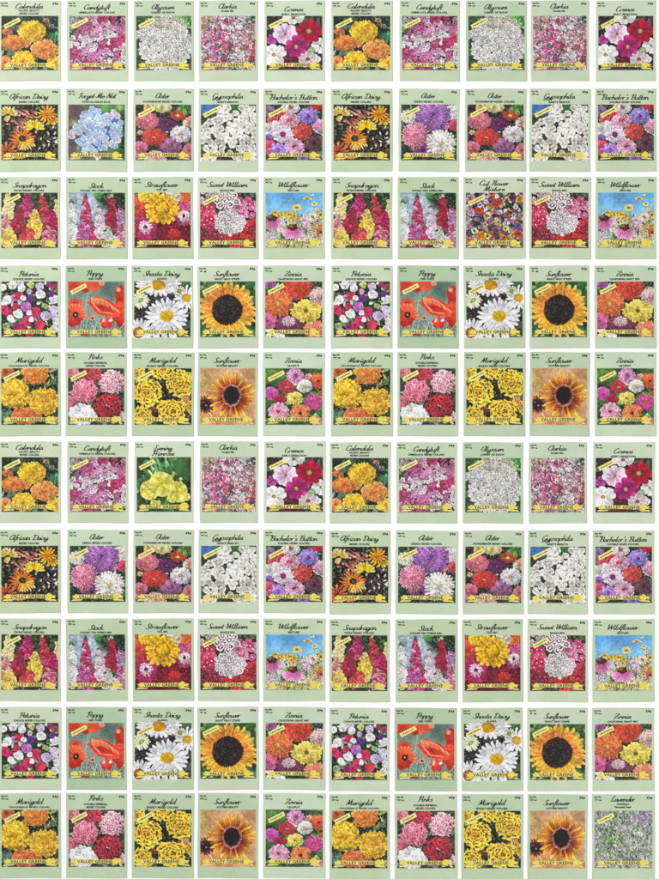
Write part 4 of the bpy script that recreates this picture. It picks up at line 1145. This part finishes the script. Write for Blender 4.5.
def paint_zinnia_lilliput(p):
    p.ground((26, 40, 24), (76, 116, 56), (120, 160, 80), 6)
    p.wash(.12, .1, .28, .24, (120, 170, 70), .8, .8); p.wash(.5, .5, .45, .4, (30, 40, 26), .7, .8)
    p.leaves(26, [(90, 150, 60), (70, 120, 54), (150, 186, 120), (40, 70, 36)], .18, .05)
    p.leaf(.8, .44, .4, .22, .06, (90, 160, 70)); p.leaf(.98, .85, -2.0, .24, .07, (80, 140, 60)); p.leaf(.86, .8, 1.0, .2, .05, (190, 200, 150))
    T = dict(rings=7, n=28, w=.1, rim=.5)
    p.pom(.75, .16, .07, (190, 110, 90), (226, 170, 140), .9, rings=4, n=14, w=.16)
    p.pom(.93, .22, .135, (216, 70, 34), (230, 100, 56), 1, core=(120, 40, 30), **T)
    p.pom(.99, .45, .06, (210, 70, 40), (226, 110, 70), 1, rings=3, n=12, w=.16)
    p.pom(.93, .95, .12, (206, 120, 110), (226, 160, 150), .8, **T)
    p.pom(.1, .45, .13, (180, 50, 140), (206, 96, 176), .9, core=(190, 60, 50), **T)
    p.pom(.26, .56, .11, (140, 20, 50), (166, 40, 66), .9, core=(200, 80, 60), **T)
    p.pom(.37, .33, .15, (140, 14, 40), (166, 26, 48), .82, tip=(206, 70, 84), core=(196, 160, 140), cr=.2, **T)
    p.pom(.53, .13, .155, (196, 80, 170), (220, 126, 196), .9, tip=(246, 186, 228), core=(220, 90, 70), cr=.22, **T)
    p.pom(.69, .32, .145, (240, 236, 220), (248, 246, 238), .82, tip=(255, 255, 252), core=(220, 200, 100), cr=.24, rimc=(140, 136, 120), **T)
    p.pom(.52, .53, .145, (244, 206, 40), (250, 222, 66), .82, tip=(255, 240, 140), core=(170, 130, 30), cr=.2, rimc=(140, 100, 10), **T)
    p.pom(.84, .6, .16, (170, 20, 100), (192, 44, 126), .9, tip=(222, 100, 170), core=(220, 110, 50), cr=.22, **T)
    p.pom(.62, .78, .175, (220, 76, 36), (236, 108, 54), .86, tip=(248, 160, 100), core=(120, 40, 50), cr=.16, **T)
    p.pom(.23, .77, .185, (222, 100, 150), (236, 136, 172), .86, tip=(250, 196, 216), core=(196, 50, 60), cr=.16, **T)

def paint_primrose(p):
    p.ground((18, 34, 16), (54, 96, 46), (90, 140, 76), 4, 1.8)
    p.wash(.95, .6, .3, .4, (16, 26, 14), .8, .9); p.wash(.78, .1, .2, .2, (70, 130, 60), .8, .7); p.wash(.9, .35, .12, .12, (60, 110, 52), .8, .7)
    p.leaves(20, [(90, 150, 90), (60, 120, 66), (130, 180, 120)], .26, .03, (.25, .0, .7, .3))
    for k in range(8):
        a = -1.57 + p.r.uniform(-1.1, 1.1)
        p.leaf(.48, .36, a, p.r.uniform(.2, .36), .03, p.r.choice([(50, 110, 60), (90, 150, 90), (120, 176, 120)]))
    p.leaves(14, [(70, 120, 60), (110, 150, 90)], .22, .035, (0, .3, .25, .8))
    p.petal(.3, .34, -2.3, 0, .15, .025, (200, 206, 110), (226, 226, 150)); p.petal(.64, .4, -1.2, 0, .15, .03, (190, 200, 96), (220, 226, 140))
    p.blob(.81, .4, .035, .03, (196, 216, 100), (150, 180, 70))
    def bloom(x, y, r, sq, a0):
        for k in range(4):
            p.petal(x, y, a0 + 1.571 * k, 0, r, r * .66, (232, 218, 66), (252, 246, 150), sq, .9, 1.6, .06, (120, 116, 20), vein=.2)
        p.blob(x, y, r * .2, r * .18, (206, 190, 40), (236, 220, 80)); p.blob(x + .01, y - .01, r * .07, r * .1, (140, 130, 30), (180, 160, 40))
    bloom(.24, .6, .18, 1.0, .5); bloom(.2, .68, .1, .8, .2); bloom(.9, .72, .09, .8, .3); bloom(.83, .74, .1, .7, 1.0)
    bloom(.74, .63, .2, .9, .9); bloom(.46, .49, .235, .95, .35); bloom(.64, .76, .09, .7, .5)
    bloom(.35, .84, .09, .5, .2); bloom(.88, .9, .07, .9, .2)

def paint_lavender(p):
    p.ground((96, 130, 84), (176, 188, 160), (206, 196, 212), 18, 2.4)
    for k in range(1500):
        x, y = p.r.uniform(-.03, 1.03), p.r.uniform(-.03, 1.03)
        vi = .42 + .4 * (p.r.random() - .5) + .25 * (x - .5) - (.25 if abs(x - .25) < .12 and .3 < y < .75 else 0) + (.3 if (y < .25 and x > .55) or (x < .15) else 0)
        if p.r.random() < vi:
            c = p.r.choice([(200, 156, 214), (180, 136, 200), (216, 182, 228), (162, 116, 182), (226, 208, 234), (204, 188, 214)])
        else:
            c = p.r.choice([(116, 160, 88), (150, 186, 120), (78, 116, 66), (206, 220, 184), (54, 80, 54), (130, 166, 104)])
        a = -1.57 + p.r.gauss(0, .6)
        p.petal(x, y, a, 0, p.r.uniform(.03, .07), p.r.uniform(.006, .011), c, tuple(min(255, v + 20) for v in c), rim=.45, rimc=(70, 84, 66), rw=.005)
    for k in range(12):
        x, y = p.r.uniform(.3, .6), p.r.uniform(.4, .7)
        p.line(x, y, x + .1, y + .13, .008, (206, 210, 180), .8)

CX = 29.5
DESIGNS = {
 'cal': dict(kind='calendula', look='orange and yellow double blooms', paper=(202, 220, 188), paint=paint_calendula, title=[('Calendula', CX, 8.0, 27)], sub=[('PACIFIC BEAUTY', CX, 10.3, 20.5), ('MIXED COLORS', CX, 13.2, 19)]),
 'can': dict(kind='candytuft', look='massed pink and white florets', paper=(192, 216, 178), paint=paint_candytuft, title=[('Candytuft', CX, 9.0, 26)], sub=[('UMBELLATA MIXED COLORS', CX, 12.2, 36)]),
 'aly': dict(kind='alyssum', look='a dome of tiny white flowers', paper=(184, 212, 174), paint=paint_alyssum, title=[('Alyssum', CX, 8.8, 23)], sub=[('CARPET OF SNOW', CX, 12.2, 24)]),
 'cla': dict(kind='clarkia', look='frilly pink and white sprays', paper=(194, 217, 184), paint=paint_clarkia, title=[('Clarkia', CX, 8.0, 19)], sub=[('Double Mix', CX, 10.6, 13)], tag=False, grain=12),
 'cos': dict(rough=0.55, kind='cosmos', look='pink, white and crimson cosmos', paper=(204, 224, 194), paint=paint_cosmos, title=[('Cosmos', CX, 11.0, 19)], sub=[('EARLY SENSATION', CX, 14.0, 24)], wt='300 mg'),
 'afr': dict(kind='African daisy', look='orange daisies on black', paper=(192, 216, 174), paint=paint_african_daisy, title=[('African Daisy', CX, 9.8, 38)], sub=[('MIXED COLORS', CX, 13.1, 20)], tag=False),
 'fmn': dict(rough=0.65, kind='forget-me-not', look='clustered pale blue flowers', paper=(190, 214, 178), paint=paint_forget_me_not, title=[('Forget-Me-Not', CX + 1, 9.2, 37)], sub=[('CYNOGLOSSUM BLUE', CX, 13.0, 28)], tag=False),
 'asp': dict(kind='aster', look='red, purple and lilac pompons', paper=(192, 213, 180), paint=paint_aster_powderpuff, title=[('Aster', CX, 9.2, 14.5)], sub=[('POWDERPUFF MIXED COLORS', CX, 12.8, 39)]),
 'asc': dict(kind='aster', look='purple, pink and white spidery blooms', paper=(194, 220, 182), paint=paint_aster_crego, title=[('Aster', CX, 9.2, 14.5)], sub=[('CREGO MIXED COLORS', CX, 12.8, 30)]),
 'gyp': dict(kind='gypsophila', look='small white flowers', paper=(197, 217, 184), paint=paint_gypsophila, title=[('Gypsophila', CX, 9.6, 31)], sub=[("BABY'S BREATH", CX, 13.2, 21)]),
 'bac': dict(kind="bachelor's button", look='pink, red and violet blooms', paper=(193, 217, 177), paint=paint_bachelors_button, title=[("Bachelor's Button", CX, 10.6, 47)], sub=[('DOUBLE MIXED COLORS', CX, 13.2, 31)]),
 'sna': dict(kind='snapdragon', look='yellow, red and magenta spikes', paper=(194, 216, 178), paint=paint_snapdragon, title=[('Snapdragon', CX + 1, 10.4, 33)], sub=[('TETRA MIXED COLORS', CX, 13.4, 30)], tagpos=(.2, .12)),
 'sto': dict(kind='stock', look='white and crimson flower spikes', paper=(186, 211, 168), paint=paint_stock, title=[('Stock', CX, 11.0, 14.5)], sub=[('DWARF TEN WEEKS MIX', CX, 13.6, 31)], tag=False),
 'str': dict(spark=0.3, kind='strawflower', look='a big yellow bloom on red', paper=(184, 211, 170), paint=paint_strawflower, title=[('Strawflower', CX, 9.8, 33)], sub=[('TALL MIX', CX, 12.8, 11)], tag=False, wt='400 mg'),
 'swe': dict(kind='sweet William', look='red, pink and white clusters', paper=(200, 218, 185), paint=paint_sweet_william, title=[('Sweet William', CX, 9.8, 40)], sub=[('SINGLE MIX', CX, 13.4, 15)]),
 'wil': dict(spark=0.3, rough=0.45, kind='wildflower', look='coneflowers under blue sky', paper=(192, 217, 176), paint=paint_wildflower, title=[('Wildflower', CX, 10.0, 31)], sub=[('MIXTURE', CX, 13.4, 11)], tag=False, wt='800 mg'),
 'cut': dict(kind='cut flower mixture', look='many small mixed blooms', paper=(200, 219, 188), paint=paint_cut_flower, title=[('Cut Flower', CX + .5, 8.4, 29), ('Mixture', CX + .5, 14.0, 21)], sub=[], wt='800 mg'),
 'pet': dict(kind='petunia', look='white, pink and purple petunias', paper=(200, 221, 188), paint=paint_petunia, title=[('Petunia', CX, 10.2, 20)], sub=[('CHOICE MIXED COLORS', CX, 13.2, 31)], tag=False, wt='100 mg'),
 'pop': dict(spark=0.0, rough=0.45, kind='poppy', look='large red poppies', paper=(169, 201, 160), paint=paint_poppy, title=[('Poppy', CX - .5, 9.6, 17)], sub=[('RED CORN', CX, 13.0, 13)]),
 'sha': dict(rough=0.7, kind='Shasta daisy', look='big white yellow-centred daisies', paper=(186, 212, 171), paint=paint_shasta, title=[('Shasta Daisy', CX, 10.0, 36)], sub=[('ALASKA', CX, 12.9, 10)]),
 'sun': dict(spark=0.5, rough=0.75, kind='sunflower', look='one huge orange sunflower', paper=(198, 217, 187), paint=paint_sunflower, title=[('Sunflower', CX, 10.2, 26)], sub=[('GIANT GRAY STRIPE', CX, 13.2, 25)], wt='2 g'),
 'zic': dict(kind='zinnia', look='red, orange and yellow blooms', paper=(192, 217, 184), paint=paint_zinnia_california, title=[('Zinnia', CX, 10.2, 17)], sub=[('CALIFORNIA GIANT MIX', CX, 13.2, 30)], wt='750 mg'),
 'mcj': dict(kind='marigold', look='solid yellow and orange globes', paper=(186, 212, 171), paint=paint_marigold_crackerjack, title=[('Marigold', CX, 10.0, 26)], sub=[('CRACKERJACK MIXED COLORS', CX, 13.4, 40)]),
 'pin': dict(kind='pinks', look='pink, crimson and white carnations', paper=(188, 214, 176), paint=paint_pinks, title=[('Pinks', CX, 6.6, 14.5)], sub=[('DOUBLE IMPERIAL', CX, 10.3, 23), ('MIXED COLORS', CX, 13.2, 19)]),
 'msp': dict(kind='marigold', look='yellow blooms streaked with brown', paper=(181, 209, 168), paint=paint_marigold_sparky, title=[('Marigold', CX, 10.0, 26)], sub=[('SPARKY MIXED COLORS', CX, 13.4, 31)]),
 'sab': dict(spark=0.0, rough=0.55, kind='sunflower', look='a bronze sunflower on tan', paper=(183, 210, 172), paint=paint_sunflower_autumn, title=[('Sunflower', CX, 10.2, 27)], sub=[('AUTUMN BEAUTY', CX, 13.2, 22)], tag=False),
 'zil': dict(kind='zinnia', look='nine small multicoloured zinnias', paper=(200, 223, 191), paint=paint_zinnia_lilliput, title=[('Zinnia', CX, 10.2, 17)], sub=[('LILLIPUT', CX, 13.2, 12)], wt='800 mg'),
 'eve': dict(rough=0.55, kind='evening primrose', look='pale yellow flowers', paper=(208, 228, 200), paint=paint_primrose, title=[('Evening', CX, 8.6, 19), ('Primrose', CX, 14.0, 23)], sub=[]),
 'lav': dict(kind='lavender', look='a haze of mauve stems', paper=(188, 214, 178), paint=paint_lavender, title=[('Lavender', CX, 6.6, 24)], sub=[('LAVANDULA', CX, 9.2, 12), ('Perennial Herb', CX, 12.0, 16)], wt='75 mg', grain=11),
}


# ------------------------------------------------------------------ building one packet of each kind
PARTS = {}

def part(name, me, parent):
    o = bpy.data.objects.new(name, me)
    o.parent = parent
    C.objects.link(o)
    return o

def make_packet(key):
    d = DESIGNS[key]
    seed = 100 + sum(ord(c) for c in key) * 7
    puff = Puff(seed)
    root = bpy.data.objects.new('seed_packet', None)
    root.empty_display_size = 0.02
    C.objects.link(root)
    paper = d['paper']
    part('envelope', envelope_mesh(puff, paper_material('green_paper', paper), seed), root)
    p = Paint(seed)
    d['paint'](p)
    img, keep = p.done(paper, d.get('grain', 7), d.get('sharp', .65), d.get('rough', 1.0), d.get('spark', 1.0))
    part('flower_picture', picture_mesh(img, keep, puff), root)
    # title in script, one or two lines
    s = Sheet(puff)
    for text, cx, base, width in d['title']:
        script_text(s, text, cx, base, width, 2.25, .8, .14)
    part('title', s.mesh('title', [M_INK]), root)
    if d['sub']:
        s = Sheet(puff)
        for text, cx, cy, width in d['sub']:
            type_text(s, text, cx, cy, width, 2.0, .14, bold=.05)
        part('variety_name', s.mesh('variety_name', [M_INK]), root)
    s = Sheet(puff)
    type_text(s, 'Net Wt', 5.0, 2.6, 6.6, 1.8, .14, bold=.05)
    type_text(s, d.get('wt', '500 mg'), 5.4, 5.4, 6.8, 1.9, .14, bold=.05)
    part('weight_print', s.mesh('weight_print', [M_INK_SOFT]), root)
    s = Sheet(puff)
    type_text(s, '59\u00a2', 55.0, 3.3, 5.6, 2.7, .14, bold=.055)
    part('price_print', s.mesh('price_print', [M_INK]), root)
    # yellow ribbon with the maker's lettering along the foot of the picture
    def uv(u, v):
        return (LEFT + u * (RIGHT - LEFT), TOP + v * (BOT - TOP))
    s = Sheet(puff)
    dx = d.get('bx', 0)
    def strip_cells(pts_top, pts_bot, lift, mi):
        for i in range(len(pts_top) - 1):
            s.poly([uv(*pts_top[i]), uv(*pts_top[i + 1]), uv(*pts_bot[i + 1]), uv(*pts_bot[i])], lift, mi)
    us = np.linspace(.115, .86, 44)
    for va, vb in ((.87, .89), (.89, .915), (.915, .938)):
        strip_cells([(u, va) for u in us], [(u, vb) for u in us], .30, 0)
    for sg in (0, 1):
        f = (lambda u: u) if sg == 0 else (lambda u: 1 - u)
        s.poly([uv(f(.03), .893), uv(f(.115), .882), uv(f(.115), .915), uv(f(.07), .915)], .24, 0)
        s.poly([uv(f(.02), .985), uv(f(.06), .955), uv(f(.235), .952), uv(f(.21), .972)], .24, 0)
        s.poly([uv(f(.06), .915), uv(f(.115), .915), uv(f(.115), .93), uv(f(.045), .94)], .25, 1)
    cu, cv = .845, .902
    s.poly([uv(cu + .052 * math.cos(a), cv + .058 * math.sin(a) + .004 * math.cos(5 * a)) for a in np.linspace(0, 2 * math.pi, 18, endpoint=False)], .36, 1)
    s.poly([uv(.105 + .03 * math.cos(a), .905 + .045 * math.sin(a)) for a in np.linspace(0, 2 * math.pi, 12, endpoint=False)], .33, 1)
    ban = part('banner', s.mesh('banner', [M_RIBBON, M_SUN]), root)
    s = Sheet(puff)
    x0, y0 = uv(.155, .905); x1, _ = uv(.785, .905)
    type_text(s, 'VALLEY GREENE', (x0 + x1) / 2, y0, x1 - x0, 3.1, .42, bold=.03, mi=0)
    part('banner_lettering', s.mesh('banner_lettering', [M_BROWN, M_SUN]), ban)
    if d.get('tag', True):
        s = Sheet(puff)
        a = math.radians(-27)
        tx, ty = uv(*d.get('tagpos', (.19, .135)))
        c, sn = math.cos(a), math.sin(a)
        def rot(x, y):
            return (tx + c * x - sn * y, ty + sn * x + c * y)
        hw, hh = 8.5, 2.15
        cells = np.linspace(-hw, hw, 6)
        for i in range(5):
            s.poly([rot(cells[i], -hh), rot(cells[i + 1], -hh), rot(cells[i + 1], hh), rot(cells[i], hh)], .26, 0)
        tg = part('corner_tag', s.mesh('corner_tag', [M_TAG]), root)
        s = Sheet(puff)
        r = random.Random(seed)
        x = -6.6
        while x < 6.2:
            ln = r.uniform(.5, 1.5)
            y = r.uniform(-.25, .25)
            hgt = r.uniform(.35, .62)
            s.poly([rot(x, y - hgt), rot(x + ln, y - hgt), rot(x + ln, y + hgt), rot(x, y + hgt)], .32, 0)
            x += ln + r.uniform(.18, .5)
        part('tag_print', s.mesh('tag_print', [M_INK]), tg)
    return root

def copy_tree(o, parent=None):
    c = o.copy()
    C.objects.link(c)
    if parent is not None:
        c.parent = parent
    for ch in list(o.children):
        copy_tree(ch, c)
    return c

# ------------------------------------------------------------------ the hundred packets, row by row
ROWS = [
 ('cal can aly cla cos cal can aly cla cos', (0.9, 81.3), (0.9, 81.3)),
 ('afr fmn asp gyp bac afr asc asp gyp bac', (89.1, 171.6), (89.1, 171.6)),
 ('sna sto str swe wil sna sto cut swe wil', (177.3, 259.1), (177.3, 259.1)),
 ('pet pop sha sun zic pet pop sha sun zic', (265.9, 348.3), (265.9, 348.3)),
 ('mcj pin msp sab zil mcj pin msp sab zil', (352.4, 436.1), (352.4, 436.1)),
 ('cal can eve cla cos cal can aly cla cos', (441.7, 522.7), (442.6, 523.2)),
 ('afr asc asp gyp bac afr asc asp gyp bac', (529.9, 612.9), (530.8, 614.0)),
 ('sna sto str swe wil sna sto str swe wil', (618.7, 700.8), (619.4, 701.8)),
 ('pet pop sha sun zic pet pop sha sun zic', (707.0, 789.5), (708.0, 790.8)),
 ('mcj pin msp sab zil mcj pin msp sab lav', (793.2, 877.8), (794.3, 879.3)),
]
COLS = [   # left and right edge of each packet, per row
 [(-.9,61),(67.3,128),(134,193.8),(199,257.8),(264.3,324.9),(331,392.8),(399.7,459.8),(466.1,526.8),(531,588.9),(596,655.7)],
 [(-.9,60.7),(66.1,127.4),(133.4,193.8),(198.6,258.3),(263.5,324.9),(331.2,392.5),(398.8,459.2),(465.2,526.2),(529.6,590.4),(595.6,656.2)],
 [(-.9,60.4),(66.4,127.7),(132.2,193.2),(197.9,258.5),(263.3,324.9),(331.2,392.2),(397.9,458.6),(463.4,525.5),(529.2,590.8),(595.6,656.2)],
 [(-1,60.4),(65.8,126.8),(131.9,193.2),(197.8,257.9),(263,324.8),(331.2,392.5),(397.6,458.6),(464,525),(529.6,589.4),(594.8,656.2)],
 [(-1,60.7),(65.8,126.8),(132.2,194.1),(197.9,257.7),(263.1,324.8),(331,392.8),(397.6,458),(464,525.3),(530,589.6),(594.8,656.2)],
 [(-.6,61),(67.6,128.3),(134.6,193.5),(200,258),(264.3,325.4),(329.9,390.7),(396.7,457),(463,523),(529,586.8),(593.2,654.6)],
 [(-.9,60.7),(67.6,128),(133.4,193.8),(198.8,258.7),(263.7,325.2),(329.7,390.7),(395.8,458),(463,523.8),(528,588),(593.2,654.4)],
 [(-.9,60.7),(66.4,127.7),(132.8,193.8),(198,258.9),(263.5,325.2),(329.6,389.8),(395.8,457.7),(462.5,522.9),(527.8,587.8),(592.6,654.4)],
 [(-.6,61.3),(66.4,126.5),(132.5,193.8),(198,258.7),(263.3,325.4),(329.5,389.5),(394.9,456.8),(461.6,522.9),(527.6,587.6),(592.4,654.2)],
 [(-.6,61),(66.4,127.1),(132.2,194.1),(198,258.3),(263.3,325.4),(329.6,389.8),(394.9,457.4),(461.6,523.2),(527.7,587.4),(592.2,654.8)],
]
ROWWORD = ['top', 'second', 'third', 'fourth', 'fifth', 'sixth', 'seventh', 'eighth', 'ninth', 'bottom']

rnd = random.Random(5)
for j, (names, yl, yr) in enumerate(ROWS):
    names = names.split()
    for i, key in enumerate(names):
        if key not in PARTS:
            PARTS[key] = o = make_packet(key)
        else:
            o = copy_tree(PARTS[key])
        xa, xb = COLS[j][i]
        ya, yb = yl if i < 5 else yr
        o.location = (((xa + xb) / 2 - W / 2) * PX, (H / 2 - (ya + yb) / 2) * PX, 0)
        o.scale = ((xb - xa) / PW, (yb - ya) / PH, 1)
        o.rotation_euler = (0, 0, math.radians(rnd.uniform(-.22, .22)))
        where = f'in the {ROWWORD[j]} row'
        if names.count(key) > 1:
            where = ('left one ' if i < 5 else 'right one ') + where
        o['label'] = f"{DESIGNS[key]['kind']} seed packet with {DESIGNS[key]['look']}, {where}"
        o['category'] = 'seed packet'
        o['group'] = 'seed packets laid out in ten rows'
